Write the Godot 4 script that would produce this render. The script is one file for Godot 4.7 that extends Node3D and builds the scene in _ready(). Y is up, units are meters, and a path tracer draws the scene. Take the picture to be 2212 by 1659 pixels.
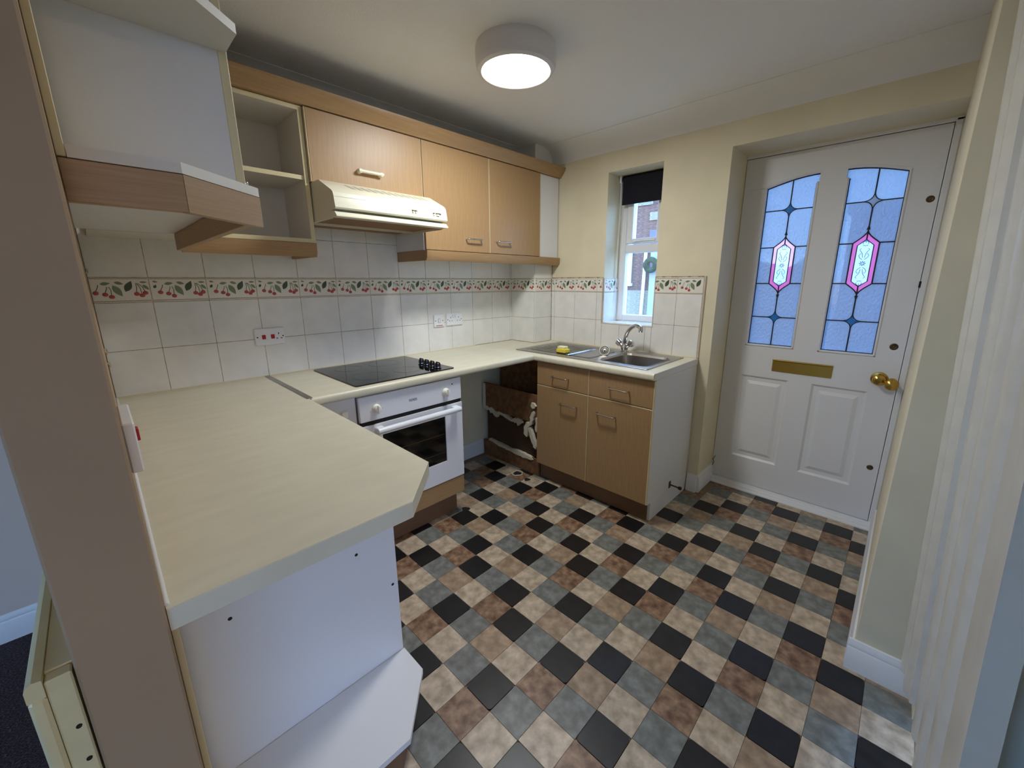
extends Node3D
# A small kitchen: hob wall at z = 0, window and front-door wall at x = L, open to a living room on the left. Metres, y up.

const L := 2.609          # inner face of the window wall
const H := 0.911          # top of the worktops
const CEIL := 2.36
const WD := 0.33          # front of the wall units on the hob wall
const XR := 1.715         # face of the right-hand partition
const ZR := 2.43          # return of that partition beside the front door

var M := {}
var rng := RandomNumberGenerator.new()

# ------------------------------------------------------------------ materials
func noise_tex(freq: float, lo: Color, hi: Color, size := 256, octaves := 4, sd := 1, kind := FastNoiseLite.TYPE_SIMPLEX_SMOOTH) -> NoiseTexture2D:
	var n := FastNoiseLite.new()
	n.seed = sd
	n.noise_type = kind
	n.frequency = freq
	n.fractal_octaves = octaves
	var t := NoiseTexture2D.new()
	t.width = size
	t.height = size
	t.seamless = true
	t.noise = n
	var g := Gradient.new()
	g.set_color(0, lo)
	g.set_color(1, hi)
	t.color_ramp = g
	return t

func mat(key: String, c: Color, rough := 0.6, o := {}) -> StandardMaterial3D:
	var m := StandardMaterial3D.new()
	m.resource_name = key
	m.albedo_color = c
	m.roughness = rough
	m.metallic = o.get("metal", 0.0)
	m.metallic_specular = o.get("spec", 0.5)
	if o.has("tex"):
		m.albedo_texture = o.tex
	if o.has("bump"):
		m.heightmap_enabled = true
		m.heightmap_texture = o.bump
		m.heightmap_scale = o.get("depth", 0.1)
	if o.has("tex") or o.has("bump"):
		m.uv1_triplanar = true
		m.uv1_world_triplanar = true
		m.uv1_triplanar_sharpness = 8.0
		var s = o.get("scale", 1.0)
		m.uv1_scale = s if s is Vector3 else Vector3(s, s, s)
		m.uv1_offset = o.get("offset", Vector3.ZERO)
	if o.has("alpha"):
		m.transparency = BaseMaterial3D.TRANSPARENCY_ALPHA
		m.albedo_color.a = o.alpha
	if o.has("back"):
		m.backlight_enabled = true
		m.backlight = o.back
	if o.has("emit"):
		m.emission_enabled = true
		m.emission = o.emit
		m.emission_energy_multiplier = o.get("power", 1.0)
	M[key] = m
	return m

func rgb(r: int, g: int, b: int) -> Color:
	return Color(r / 255.0, g / 255.0, b / 255.0)

func make_materials() -> void:
	var soft := noise_tex(0.012, Color(0.955, 0.955, 0.955), Color(1, 1, 1), 256, 4, 3)
	var grit := noise_tex(0.12, Color(0.3, 0.3, 0.3), Color(1, 1, 1), 256, 3, 4)
	var mott := noise_tex(0.011, Color(0.70, 0.68, 0.66), Color(1, 1, 1), 512, 5, 5)
	var mott2 := noise_tex(0.009, Color(0.50, 0.42, 0.37), Color(1, 0.98, 0.94), 512, 5, 6)
	var grain := noise_tex(0.03, Color(0.90, 0.885, 0.86), Color(1, 1, 1), 256, 4, 7)
	var weave := noise_tex(0.09, Color(0.16, 0.13, 0.14), Color(1, 0.95, 0.95), 256, 2, 8, FastNoiseLite.TYPE_CELLULAR)
	var stipple := noise_tex(0.05, Color(0.2, 0.2, 0.2), Color(1, 1, 1), 256, 3, 9)
	mat("paint", rgb(236, 225, 194), 0.75, {"tex": soft, "scale": 0.8})
	mat("ceiling", rgb(240, 239, 235), 0.9, {"bump": stipple, "depth": 0.12, "scale": 6.0})
	mat("cove", rgb(240, 239, 235), 0.85)
	mat("gloss", rgb(236, 236, 236), 0.32)
	mat("gloss_old", rgb(228, 224, 212), 0.3, {"tex": soft, "scale": 3.0})
	mat("darkened_paint", rgb(172, 146, 114), 0.75, {"tex": soft, "scale": 0.8})  # cream wall paint darkened, so the partition end keeps its shade
	mat("lilac", rgb(226, 206, 192), 0.8)
	mat("tile", rgb(243, 241, 234), 0.16, {"tex": soft, "scale": 2.0, "bump": soft, "depth": 0.1})
	mat("border", rgb(240, 235, 222), 0.25)
	mat("rope", rgb(206, 193, 176), 0.4)
	mat("grout", rgb(222, 212, 190), 0.9, {"tex": mott2, "scale": 6.0})
	mat("leaf", rgb(126, 142, 112), 0.35)
	mat("leaf_dark", rgb(70, 86, 68), 0.35)
	mat("cherry", rgb(190, 82, 80), 0.25)
	mat("worktop", rgb(228, 221, 196), 0.38, {"tex": soft, "scale": Vector3(1.2, 1.2, 4.0)})
	mat("white", rgb(230, 230, 230), 0.4)
	mat("cream_edge", rgb(226, 214, 172), 0.5)
	mat("inside", rgb(224, 220, 208), 0.5)
	var beech := rgb(178, 144, 102)      # one wood for doors, cornice and pelmets; only the way the grain runs differs
	mat("beech", beech, 0.42, {"tex": grain, "scale": Vector3(22, 0.7, 22)})
	mat("beech_x", beech, 0.42, {"tex": grain, "scale": Vector3(0.7, 22, 22)})
	mat("beech_z", beech, 0.42, {"tex": grain, "scale": Vector3(22, 22, 0.7)})
	
	mat("plinth_x", rgb(126, 95, 70), 0.5, {"tex": grain, "scale": Vector3(0.7, 22, 22)})
	mat("plinth_z", rgb(126, 95, 70), 0.5, {"tex": grain, "scale": Vector3(22, 22, 0.7)})
	mat("board", rgb(142, 102, 66), 0.8, {"tex": mott, "scale": 3.0})
	mat("card", rgb(86, 62, 44), 0.85, {"tex": grain, "scale": Vector3(4, 40, 0.7)})
	mat("dark", rgb(22, 20, 19), 0.8)
	mat("foam", rgb(222, 212, 184), 0.85, {"bump": grit, "depth": 0.3, "scale": 8.0})
	mat("oven_white", rgb(232, 234, 238), 0.3)
	mat("oven_glass", rgb(10, 10, 11), 0.06)
	mat("hob_glass", rgb(9, 9, 11), 0.05)
	mat("black_plastic", rgb(16, 16, 18), 0.3)
	mat("knob_cream", rgb(238, 234, 218), 0.35)
	mat("hood", rgb(232, 228, 204), 0.3)
	mat("hood_slot", rgb(178, 172, 148), 0.6)
	mat("filter", rgb(150, 112, 76), 0.7)
	mat("chrome", rgb(214, 214, 216), 0.12, {"metal": 1.0})
	mat("nickel", rgb(196, 192, 184), 0.26, {"metal": 1.0})
	mat("strainer", rgb(150, 146, 138), 0.4, {"metal": 1.0})
	mat("fence", rgb(150, 116, 84), 0.9, {"tex": grain, "scale": Vector3(12, 0.6, 12)})
	mat("steel", rgb(176, 172, 166), 0.3, {"metal": 1.0, "bump": grain, "depth": 0.02, "scale": Vector3(30, 30, 1.0)})
	mat("brass", rgb(206, 168, 84), 0.2, {"metal": 1.0})
	mat("brass_dull", rgb(186, 152, 72), 0.38, {"metal": 1.0})
	mat("bronze", rgb(92, 76, 56), 0.45, {"metal": 0.7})
	mat("alu", rgb(176, 174, 168), 0.35, {"metal": 1.0})
	mat("plastic", rgb(238, 238, 238), 0.3)
	mat("red", rgb(176, 18, 24), 0.35)
	mat("lead", rgb(26, 28, 40), 0.5)
	mat("upvc", rgb(240, 240, 240), 0.35)
	mat("blind", rgb(14, 16, 30), 0.9)
	mat("pane", rgb(235, 242, 250), 0.03, {"alpha": 0.06})
	var ripple := noise_tex(0.05, Color(0, 0, 0), Color(1, 1, 1), 256, 3, 12)
	mat("obscure", rgb(206, 222, 244), 0.3, {"alpha": 0.86, "back": Color(0.32, 0.44, 0.5), "bump": ripple, "depth": 0.5, "scale": Vector3(5, 3, 5)})
	mat("pink_glass", rgb(240, 128, 172), 0.3, {"alpha": 0.75, "back": Color(0.95, 0.5, 0.68)})
	mat("blue_glass", rgb(24, 140, 200), 0.3, {"alpha": 0.8, "back": Color(0.1, 0.55, 0.8)})
	mat("etched", rgb(232, 240, 246), 0.5, {"alpha": 0.8, "back": Color(0.95, 0.97, 1.0)})
	mat("scroll", rgb(86, 104, 132), 0.5)
	mat("sponge", rgb(246, 218, 70), 0.9, {"bump": grit, "depth": 0.2, "scale": 20.0})
	mat("sponge_pale", rgb(246, 238, 180), 0.9, {"bump": grit, "depth": 0.2, "scale": 20.0})
	mat("scourer", rgb(50, 62, 48), 0.95)
	mat("lamp_body", rgb(226, 222, 220), 0.4)
	mat("lamp_glow", rgb(255, 252, 246), 0.5, {"emit": Color(1.0, 0.96, 0.9), "power": 5.0})
	mat("carpet", rgb(120, 104, 106), 0.98, {"tex": weave, "bump": weave, "depth": 0.8, "scale": Vector3(7, 7, 10)})
	mat("ledge", rgb(226, 210, 160), 0.35, {"tex": soft, "scale": 4.0})
	mat("band_grey", rgb(64, 66, 84), 0.6)
	mat("under", rgb(140, 126, 106), 0.9)
	# vinyl squares
	var bases := {"K": rgb(34, 33, 35), "B": rgb(222, 203, 177), "G": rgb(142, 145, 140), "T": rgb(190, 164, 136), "R": rgb(180, 152, 128)}
	for k in bases:
		for v in 3:
			var o := {"tex": mott2 if k == "R" else mott, "scale": 4.2 if k == "R" else 3.2, "offset": Vector3(0.37 * v + 0.11, 0.2 * v, 0.53 * v + 0.23)}
			mat("vinyl_%s%d" % [k, v], bases[k], 0.42 if k != "K" else 0.36, o)
	# outdoors
	mat("brick_red", rgb(138, 104, 92), 0.9, {"tex": mott2, "scale": Vector3(3, 9, 3)})
	mat("brick_pale", rgb(166, 152, 126), 0.9, {"tex": mott, "scale": Vector3(3, 9, 3)})
	mat("render", rgb(156, 152, 152), 0.9)
	mat("slate", rgb(96, 92, 96), 0.9)
	mat("paving", rgb(150, 144, 136), 0.9, {"tex": mott, "scale": 1.0})
	mat("hedge", rgb(60, 92, 52), 0.9, {"tex": mott2, "scale": 2.0, "bump": grit, "depth": 4.0})
	mat("heather", rgb(150, 110, 150), 0.9)

# ------------------------------------------------------------------ mesh helpers
func ns() -> SurfaceTool:
	var st := SurfaceTool.new()
	st.begin(Mesh.PRIMITIVE_TRIANGLES)
	return st

func tri(st: SurfaceTool, a: Vector3, b: Vector3, c: Vector3, n: Vector3) -> void:
	if (b - a).cross(c - a).dot(n) > 0.0:
		var k := b
		b = c
		c = k
	st.set_normal(n)
	st.add_vertex(a)
	st.set_normal(n)
	st.add_vertex(b)
	st.set_normal(n)
	st.add_vertex(c)

func quad(st: SurfaceTool, a: Vector3, b: Vector3, c: Vector3, d: Vector3, n: Vector3) -> void:
	tri(st, a, b, c, n)
	tri(st, a, c, d, n)

func trin(st: SurfaceTool, p: Array, n: Array) -> void:   # smooth normals
	var a: Vector3 = p[0]
	var b: Vector3 = p[1]
	var c: Vector3 = p[2]
	var m: Vector3 = n[0] + n[1] + n[2]
	var order := [0, 1, 2]
	if (b - a).cross(c - a).dot(m) > 0.0:
		order = [0, 2, 1]
	for i in order:
		st.set_normal(n[i])
		st.add_vertex(p[i])

func quadn(st: SurfaceTool, p: Array, n: Array) -> void:
	trin(st, [p[0], p[1], p[2]], [n[0], n[1], n[2]])
	trin(st, [p[0], p[2], p[3]], [n[0], n[2], n[3]])

# box from a to b with chamfered edges
func bx(st: SurfaceTool, a: Vector3, b: Vector3, bev := 0.0) -> void:
	var c := (a + b) * 0.5
	var h := (b - a) * 0.5
	bev = minf(bev, minf(h.x, minf(h.y, h.z)) * 0.9)
	var ax := [Vector3.RIGHT, Vector3.UP, Vector3.BACK]
	for i in 3:
		var j := (i + 1) % 3
		var k := (i + 2) % 3
		for s in [-1.0, 1.0]:
			var n: Vector3 = ax[i] * s
			var o: Vector3 = c + n * h[i]
			var u: Vector3 = ax[j] * (h[j] - bev)
			var v: Vector3 = ax[k] * (h[k] - bev)
			quad(st, o - u - v, o + u - v, o + u + v, o - u + v, n)
	if bev <= 0.0:
		return
	for i in 3:
		var j := (i + 1) % 3
		var k := (i + 2) % 3
		for sj in [-1.0, 1.0]:
			for sk in [-1.0, 1.0]:
				var w: Vector3 = ax[i] * (h[i] - bev)
				var p: Vector3 = c + ax[j] * sj * h[j] + ax[k] * sk * (h[k] - bev)
				var q: Vector3 = c + ax[j] * sj * (h[j] - bev) + ax[k] * sk * h[k]
				quad(st, p - w, p + w, q + w, q - w, (ax[j] * sj + ax[k] * sk).normalized())
	for sx in [-1.0, 1.0]:
		for sy in [-1.0, 1.0]:
			for sz in [-1.0, 1.0]:
				var s := Vector3(sx, sy, sz)
				var e := Vector3(h.x * sx, h.y * sy, h.z * sz)
				tri(st, c + e - Vector3(0, bev * sy, bev * sz), c + e - Vector3(bev * sx, 0, bev * sz), c + e - Vector3(bev * sx, bev * sy, 0), s.normalized())

func p3(axis: int, p: Vector2, t: float) -> Vector3:
	if axis == 0:
		return Vector3(t, p.y, p.x)      # p = (z, y)
	if axis == 1:
		return Vector3(p.x, t, p.y)      # p = (x, z)
	return Vector3(p.x, p.y, t)          # p = (x, y)

# polygon extruded along an axis; soft corners where the turn is small
func prism(st: SurfaceTool, poly: Array, axis: int, lo: float, hi: float, soft := 35.0) -> void:
	var n := poly.size()
	var pv := PackedVector2Array(poly)
	var area := 0.0
	for i in n:
		area += pv[i].cross(pv[(i + 1) % n])
	var sg := 1.0 if area > 0.0 else -1.0
	var en := []
	for i in n:
		var d := (pv[(i + 1) % n] - pv[i]).normalized()
		en.append(Vector2(d.y, -d.x) * sg)
	for i in n:
		var a := pv[i]
		var b := pv[(i + 1) % n]
		var na: Vector2 = en[i]
		var nb: Vector2 = en[i]
		var before: Vector2 = en[(i + n - 1) % n]
		var after: Vector2 = en[(i + 1) % n]
		if rad_to_deg(absf(before.angle_to(en[i]))) < soft:
			na = (before + en[i]).normalized()
		if rad_to_deg(absf(after.angle_to(en[i]))) < soft:
			nb = (after + en[i]).normalized()
		var ma := p3(axis, na, 0.0)
		var mb := p3(axis, nb, 0.0)
		quadn(st, [p3(axis, a, lo), p3(axis, b, lo), p3(axis, b, hi), p3(axis, a, hi)], [ma, mb, mb, ma])
	var idx := Geometry2D.triangulate_polygon(pv)
	var up := p3(axis, Vector2.ZERO, 1.0)
	for k in range(0, idx.size(), 3):
		tri(st, p3(axis, pv[idx[k]], hi), p3(axis, pv[idx[k + 1]], hi), p3(axis, pv[idx[k + 2]], hi), up)
		tri(st, p3(axis, pv[idx[k]], lo), p3(axis, pv[idx[k + 1]], lo), p3(axis, pv[idx[k + 2]], lo), -up)

func frame_of(axis: Vector3) -> Basis:
	var w := axis.normalized()
	var u := w.cross(Vector3.UP if absf(w.y) < 0.9 else Vector3.RIGHT).normalized()
	return Basis(u, w, u.cross(w))       # columns: across, along, across

# profile of (radius, height along axis)
func lathe(st: SurfaceTool, prof: Array, o: Vector3, axis := Vector3.UP, seg := 24) -> void:
	var f := frame_of(axis)
	for i in prof.size() - 1:
		var a: Vector2 = prof[i]
		var b: Vector2 = prof[i + 1]
		var d := (b - a).normalized()
		var nr := Vector2(d.y, -d.x)
		for s in seg:
			var t0 := TAU * s / seg
			var t1 := TAU * (s + 1) / seg
			var r0 := f.x * cos(t0) + f.z * sin(t0)
			var r1 := f.x * cos(t1) + f.z * sin(t1)
			var n0 := (r0 * nr.x + f.y * nr.y).normalized()
			var n1 := (r1 * nr.x + f.y * nr.y).normalized()
			quadn(st, [o + r0 * a.x + f.y * a.y, o + r1 * a.x + f.y * a.y, o + r1 * b.x + f.y * b.y, o + r0 * b.x + f.y * b.y], [n0, n1, n1, n0])

func tube(st: SurfaceTool, pts: Array, rad, seg := 8) -> void:
	var rings := []
	var u := Vector3.ZERO
	for i in pts.size():
		var a: Vector3 = pts[maxi(i - 1, 0)]
		var b: Vector3 = pts[mini(i + 1, pts.size() - 1)]
		var w := (b - a).normalized()
		if i == 0:
			u = w.cross(Vector3.UP if absf(w.y) < 0.9 else Vector3.RIGHT).normalized()
		else:
			u = (u - w * u.dot(w)).normalized()
		var v := w.cross(u)
		var r: float = rad[i] if rad is Array else rad
		var ring := []
		for s in seg:
			var t := TAU * s / seg
			var d := u * cos(t) + v * sin(t)
			ring.append([pts[i] + d * r, d])
		rings.append(ring)
	for i in rings.size() - 1:
		for s in seg:
			var q := (s + 1) % seg
			quadn(st, [rings[i][s][0], rings[i][q][0], rings[i + 1][q][0], rings[i + 1][s][0]], [rings[i][s][1], rings[i][q][1], rings[i + 1][q][1], rings[i + 1][s][1]])
	for e in [0, rings.size() - 1]:
		var w2: Vector3 = (pts[1] - pts[0]).normalized() * -1.0 if e == 0 else (pts[e] - pts[e - 1]).normalized()
		for s in range(1, seg - 1):
			tri(st, rings[e][0][0], rings[e][s][0], rings[e][s + 1][0], w2)

func ball(st: SurfaceTool, c: Vector3, r: Vector3, seg := 12, rows := 7, wob := 0.0) -> void:
	var g := []
	for i in rows + 1:
		var a := PI * i / rows
		var row := []
		for s in seg:
			var t := TAU * s / seg
			var d := Vector3(sin(a) * cos(t), cos(a), sin(a) * sin(t))
			var k := 1.0 + wob * sin(7.0 * d.x + 31.0 * c.x) * cos(9.0 * d.y + 17.0 * c.y) * sin(8.0 * d.z + 23.0 * c.z)
			row.append([c + d * r * k, (d / r).normalized()])
		g.append(row)
	for i in rows:
		for s in seg:
			var q := (s + 1) % seg
			quadn(st, [g[i][s][0], g[i][q][0], g[i + 1][q][0], g[i + 1][s][0]], [g[i][s][1], g[i][q][1], g[i + 1][q][1], g[i + 1][s][1]])

# ------------------------------------------------------------------ object helpers
func numbered(called: String) -> String:
	if not has_node(NodePath(called)):
		return called
	var k := 1
	while has_node(NodePath("%s_%03d" % [called, k])):
		k += 1
	return "%s_%03d" % [called, k]

func tag(o: Node, label: String, category: String, group := "") -> void:
	o.set_meta("label", label)
	o.set_meta("category", category)
	if group != "":
		o.set_meta("group", group)

func thing(called: String, at: Vector3, label: String, category: String, group := "") -> Node3D:
	var o := Node3D.new()
	o.name = numbered(called)
	add_child(o)
	o.position = at
	tag(o, label, category, group)
	return o

# a named mesh; shapes are given in world coordinates, so a direct part of a thing is set back by the thing's place
func part(parent: Node3D, called: String, st: SurfaceTool, m: String, label := "") -> MeshInstance3D:
	var o := MeshInstance3D.new()
	o.name = called
	o.mesh = st.commit()
	o.material_override = M[m]
	if label != "":
		o.set_meta("label", label)
	parent.add_child(o, true)
	if parent.get_parent() == self and not parent is MeshInstance3D:
		o.position = -parent.position
	return o

func boxpart(parent: Node3D, called: String, a: Vector3, b: Vector3, m: String, bev := 0.0, label := "") -> MeshInstance3D:
	var st := ns()
	bx(st, a, b, bev)
	return part(parent, called, st, m, label)

func structure(called: String, st: SurfaceTool, m: String, label: String, category: String) -> MeshInstance3D:
	var o := MeshInstance3D.new()
	o.name = called
	o.mesh = st.commit()
	o.material_override = M[m]
	o.set_meta("kind", "structure")
	tag(o, label, category)
	add_child(o)
	return o

func V(x: float, y: float, z: float) -> Vector3:
	return Vector3(x, y, z)

func arc(c: Vector2, r: float, a0: float, a1: float, n: int) -> Array:
	var out := []
	for i in n + 1:
		var a := deg_to_rad(lerpf(a0, a1, float(i) / n))
		out.append(c + Vector2(cos(a), sin(a)) * r)
	return out

# ================================================================== scene
func _ready() -> void:
	rng.seed = 11
	make_materials()
	set_camera()
	set_sky_and_light()
	build_floor()
	build_shell()
	build_wall_tiles()
	build_living_room()
	build_front_door()
	build_window()
	build_right_door()
	build_worktops()
	build_base_units()
	build_oven_and_hob()
	build_sink()
	build_wall_units()
	build_hood()
	build_sockets()
	build_lamp()
	build_small_things()
	build_outside()

func set_camera() -> void:
	var f := 869.675
	var cam := Camera3D.new()
	cam.name = "camera"
	cam.projection = Camera3D.PROJECTION_FRUSTUM
	cam.keep_aspect = Camera3D.KEEP_HEIGHT
	cam.near = 0.05
	cam.far = 200.0
	cam.size = 2.0 * 0.05 * 829.5 / f
	cam.frustum_offset = Vector2(-11.53 / f, -16.60 / f) * 0.05
	var yaw := deg_to_rad(45.9866)
	var pit := deg_to_rad(13.2931)
	var rol := deg_to_rad(-0.1905)
	var fw := V(sin(yaw) * cos(pit), -sin(pit), -cos(yaw) * cos(pit))
	var rt := V(cos(yaw), 0, sin(yaw))
	var up := rt.cross(fw)
	var r2 := rt * cos(rol) + up * sin(rol)
	var u2 := up * cos(rol) - rt * sin(rol)
	cam.transform = Transform3D(Basis(r2, u2, -fw), V(-0.0027, 1.3926, 2.3868))
	add_child(cam)
	cam.current = true

func set_sky_and_light() -> void:
	var env := Environment.new()
	env.background_mode = Environment.BG_SKY
	var sky := Sky.new()
	var sm := ProceduralSkyMaterial.new()
	sm.sky_top_color = rgb(112, 160, 226)
	sm.sky_horizon_color = rgb(142, 190, 242)
	sm.sky_curve = 0.2
	sm.ground_horizon_color = rgb(150, 160, 176)
	sm.ground_bottom_color = rgb(110, 108, 106)
	sm.sky_energy_multiplier = 1.0
	sky.sky_material = sm
	env.sky = sky
	env.background_energy_multiplier = 9.5
	env.tonemap_mode = Environment.TONE_MAPPER_LINEAR
	env.tonemap_exposure = 1.8
	env.sdfgi_enabled = true
	env.ssao_enabled = true
	env.ssil_enabled = true
	var we := WorldEnvironment.new()
	we.name = "world_environment"
	we.environment = env
	add_child(we)

# ------------------------------------------------------------------ floor
func build_floor() -> void:
	var st := ns()
	bx(st, V(-0.012, -0.12, -0.2), V(3.0, -0.006, 2.9))
	var fl := structure("floor", st, "under", "kitchen floor of black, beige, grey and brown vinyl squares", "floor")
	var kk := [2, 2, 0, 3, 1, 3, 0, 2, 1, 3, 1, 0, 2, 0, 1, 3, 2, 0, 2, 1, 3]      # the black square of each row, of four
	var rr := [5, 5, 7, 6, 0, 2, 7, 1, 4, 6, 0, 3, 5, 7, 4, 6, 1, 3, 5, 0, 2]      # the dark brown one, of eight
	var sx := 0.1232
	var sz := 0.12706
	# two shapes only: plain square, and square with rounded corners
	var plain := ns()
	var e := 0.0004
	bx(plain, V(-sx / 2 + e, -0.006, -sz / 2 + e), V(sx / 2 - e, 0, sz / 2 - e), 0.0006)
	var pm := plain.commit()
	var rounded := ns()
	var poly := []
	var r := 0.012
	var hx := sx / 2 - 0.0016
	var hz := sz / 2 - 0.0016
	for q in [[hx - r, hz - r, 0], [-hx + r, hz - r, 90], [-hx + r, -hz + r, 180], [hx - r, -hz + r, 270]]:
		poly.append_array(arc(Vector2(q[0], q[1]), r, q[2], q[2] + 90, 3))
	prism(rounded, poly, 1, -0.006, 0.0003)
	var km := rounded.commit()
	for j in range(1, 21):
		for i in range(3, 25):
			var x := sx * i + 0.0023 * j - 0.0222
			var z := sz * j + 0.0017
			if x > L + 0.06 and (z < 1.53 or x > 2.95):
				continue
			if x > XR + 0.07 and z > ZR + 0.05:
				continue
			if x < 0.52 and z < 1.25 or x < 0.55 and z < 1.0:
				continue
			if x < 1.33 and z < 0.44 or x > 2.16 and z < 1.38:
				continue
			if z > 2.64:
				continue
			var k: int = posmod(i - int(kk[j]), 4)
			var c := "K"
			if k == 1:
				c = "B"
			elif k == 2:
				c = "G"
			elif k == 3:
				c = "R" if posmod(i, 8) == rr[j] else "T"
			var o := MeshInstance3D.new()
			o.name = "vinyl_square"
			o.mesh = km if c == "K" else pm
			o.material_override = M["vinyl_%s%d" % [c, rng.randi() % 3]]
			fl.add_child(o, true)
			o.position = V(x, 0, z)
	# the burnt or cut-out holes and the torn ring round a pipe
	for h in [[1.954, 0.592, 0.022], [1.402, 0.575, 0.026], [1.973, 0.475, 0.03]]:
		var hs := ns()
		var pp := []
		for a in 12:
			var t := TAU * a / 12
			pp.append(Vector2(h[0], h[1]) + Vector2(cos(t), sin(t)) * h[2] * (1.0 + 0.18 * sin(3.0 * t + h[0] * 9.0)))
		prism(hs, pp, 1, 0.0003, 0.0012)
		part(fl, "hole", hs, "dark", "dark hole cut in the vinyl")
	var ts := ns()
	var ring := []
	for a in 15:
		var t := TAU * a / 14
		ring.append(V(1.973 + cos(t) * 0.042, 0.003, 0.475 + sin(t) * 0.036 * (1.0 + 0.2 * sin(5.0 * t))))
	tube(ts, ring, 0.004, 6)
	part(fl, "torn_edge", ts, "foam", "torn pale edge of the vinyl")

# ------------------------------------------------------------------ walls and ceiling
func build_shell() -> void:
	var st := ns()
	bx(st, V(-3.7, -0.12, -0.2), V(L + 0.33, CEIL, 0.0))
	structure("wall_back", st, "paint", "back wall behind the hob, tiled above the worktop", "wall")
	# window and door wall
	st = ns()
	var x0 := L
	var x1 := 2.94
	bx(st, V(x0, 1.087, 0.0), V(x1, 2.118, 0.745))
	bx(st, V(x0, -0.12, 0.0), V(x1, 1.087, 1.14))
	bx(st, V(x0, -0.12, 1.14), V(x1, 2.118, 1.535))
	bx(st, V(x0, 2.118, 0.0), V(x1, CEIL, ZR))
	structure("wall_right", st, "paint", "cream wall holding the narrow window and the front door", "wall")
	# boxed-in pipe in the corner
	st = ns()
	bx(st, V(2.402, 0, 0), V(L, CEIL, 0.254), 0.003)
	structure("wall_boxing", st, "cove", "boxed-in pipe in the corner between hob and window", "wall")
	# left partition ending in a nib
	st = ns()
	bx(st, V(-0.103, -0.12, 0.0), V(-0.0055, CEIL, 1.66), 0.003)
	structure("wall_left", st, "darkened_paint", "partition on the left ending beside the worktop", "wall")
	# partition to the right of the front door
	st = ns()
	bx(st, V(XR, -0.12, ZR), V(2.94, CEIL, 3.0), 0.003)
	structure("wall_hall", st, "paint", "plain partition to the right of the front door", "wall")
	st = ns()
	bx(st, V(1.62, -0.12, 2.60), V(XR, CEIL, 2.72))
	bx(st, V(0.55, -0.12, 2.60), V(0.78, CEIL, 2.72))
	bx(st, V(0.78, 2.06, 2.60), V(1.62, CEIL, 2.72))
	structure("wall_front", st, "paint", "wall with the white moulded door frame, behind the viewer", "wall")
	st = ns()
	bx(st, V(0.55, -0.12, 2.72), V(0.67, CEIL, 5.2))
	structure("wall_living_side", st, "darkened_paint", "side wall of the living room", "wall")
	st = ns()
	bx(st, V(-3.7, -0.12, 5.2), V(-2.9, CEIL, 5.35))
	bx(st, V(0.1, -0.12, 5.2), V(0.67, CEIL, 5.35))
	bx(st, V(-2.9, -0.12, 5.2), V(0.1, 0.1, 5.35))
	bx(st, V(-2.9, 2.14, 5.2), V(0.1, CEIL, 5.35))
	structure("wall_living_front", st, "darkened_paint", "far wall of the living room behind the viewer", "wall")
	st = ns()
	bx(st, V(-3.85, -0.12, -0.2), V(-3.7, CEIL, 0.25))
	bx(st, V(-3.85, -0.12, 1.65), V(-3.7, CEIL, 5.35))
	bx(st, V(-3.85, -0.12, 0.25), V(-3.7, 0.85, 1.65))
	bx(st, V(-3.85, 2.1, 0.25), V(-3.7, CEIL, 1.65))
	structure("wall_living_left", st, "lilac", "living room wall with a window, left of the kitchen", "wall")
	# ceiling
	st = ns()
	bx(st, V(-3.85, CEIL, -0.2), V(3.0, CEIL + 0.12, 5.35))
	structure("ceiling", st, "ceiling", "grey-white stippled ceiling", "ceiling")
	# plaster coves
	st = ns()
	var cz := [Vector2(L, 2.243), Vector2(L - 0.006, 2.243)]
	cz.append_array(arc(Vector2(L - 0.113, 2.25), 0.107, 0, 90, 8))
	cz.append(Vector2(L - 0.113, CEIL))
	cz.append(Vector2(L, CEIL))
	prism(st, cz, 2, 0.254, ZR, 60.0)
	structure("trim_1", st, "cove", "plaster cove between ceiling and window wall", "cove")
	st = ns()
	var cy := []
	for p in cz:
		cy.append(Vector2(L - p.x, p.y))
	prism(st, cy, 0, -0.01, 2.402, 60.0)
	structure("trim_2", st, "cove", "plaster cove above the wall units", "cove")
	# skirtings
	skirting("baseboard_gap", [Vector2(1.386, 0.0), Vector2(2.05, 0.0)], Vector2(0, 1), "white", "skirting board at the back of the empty appliance space")
	skirting("baseboard_door", [Vector2(L, 1.472), Vector2(L, 1.535)], Vector2(-1, 0), "gloss", "short white skirting beside the front door recess")
	skirting("baseboard_hall", [Vector2(XR, ZR - 0.015), Vector2(XR, 2.60)], Vector2(-1, 0), "gloss", "white skirting board on the plain partition")
	skirting("baseboard_return", [Vector2(XR, ZR), Vector2(2.90, ZR)], Vector2(0, -1), "gloss", "white skirting board between partition and front door")
	skirting("baseboard_reveal", [Vector2(L, 1.535), Vector2(2.885, 1.535)], Vector2(0, 1), "gloss", "white skirting board in the front door recess")
	skirting("baseboard_living", [Vector2(-3.7, 0.0), Vector2(-0.105, 0.0)], Vector2(0, 1), "gloss", "white skirting board in the living room")

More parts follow.
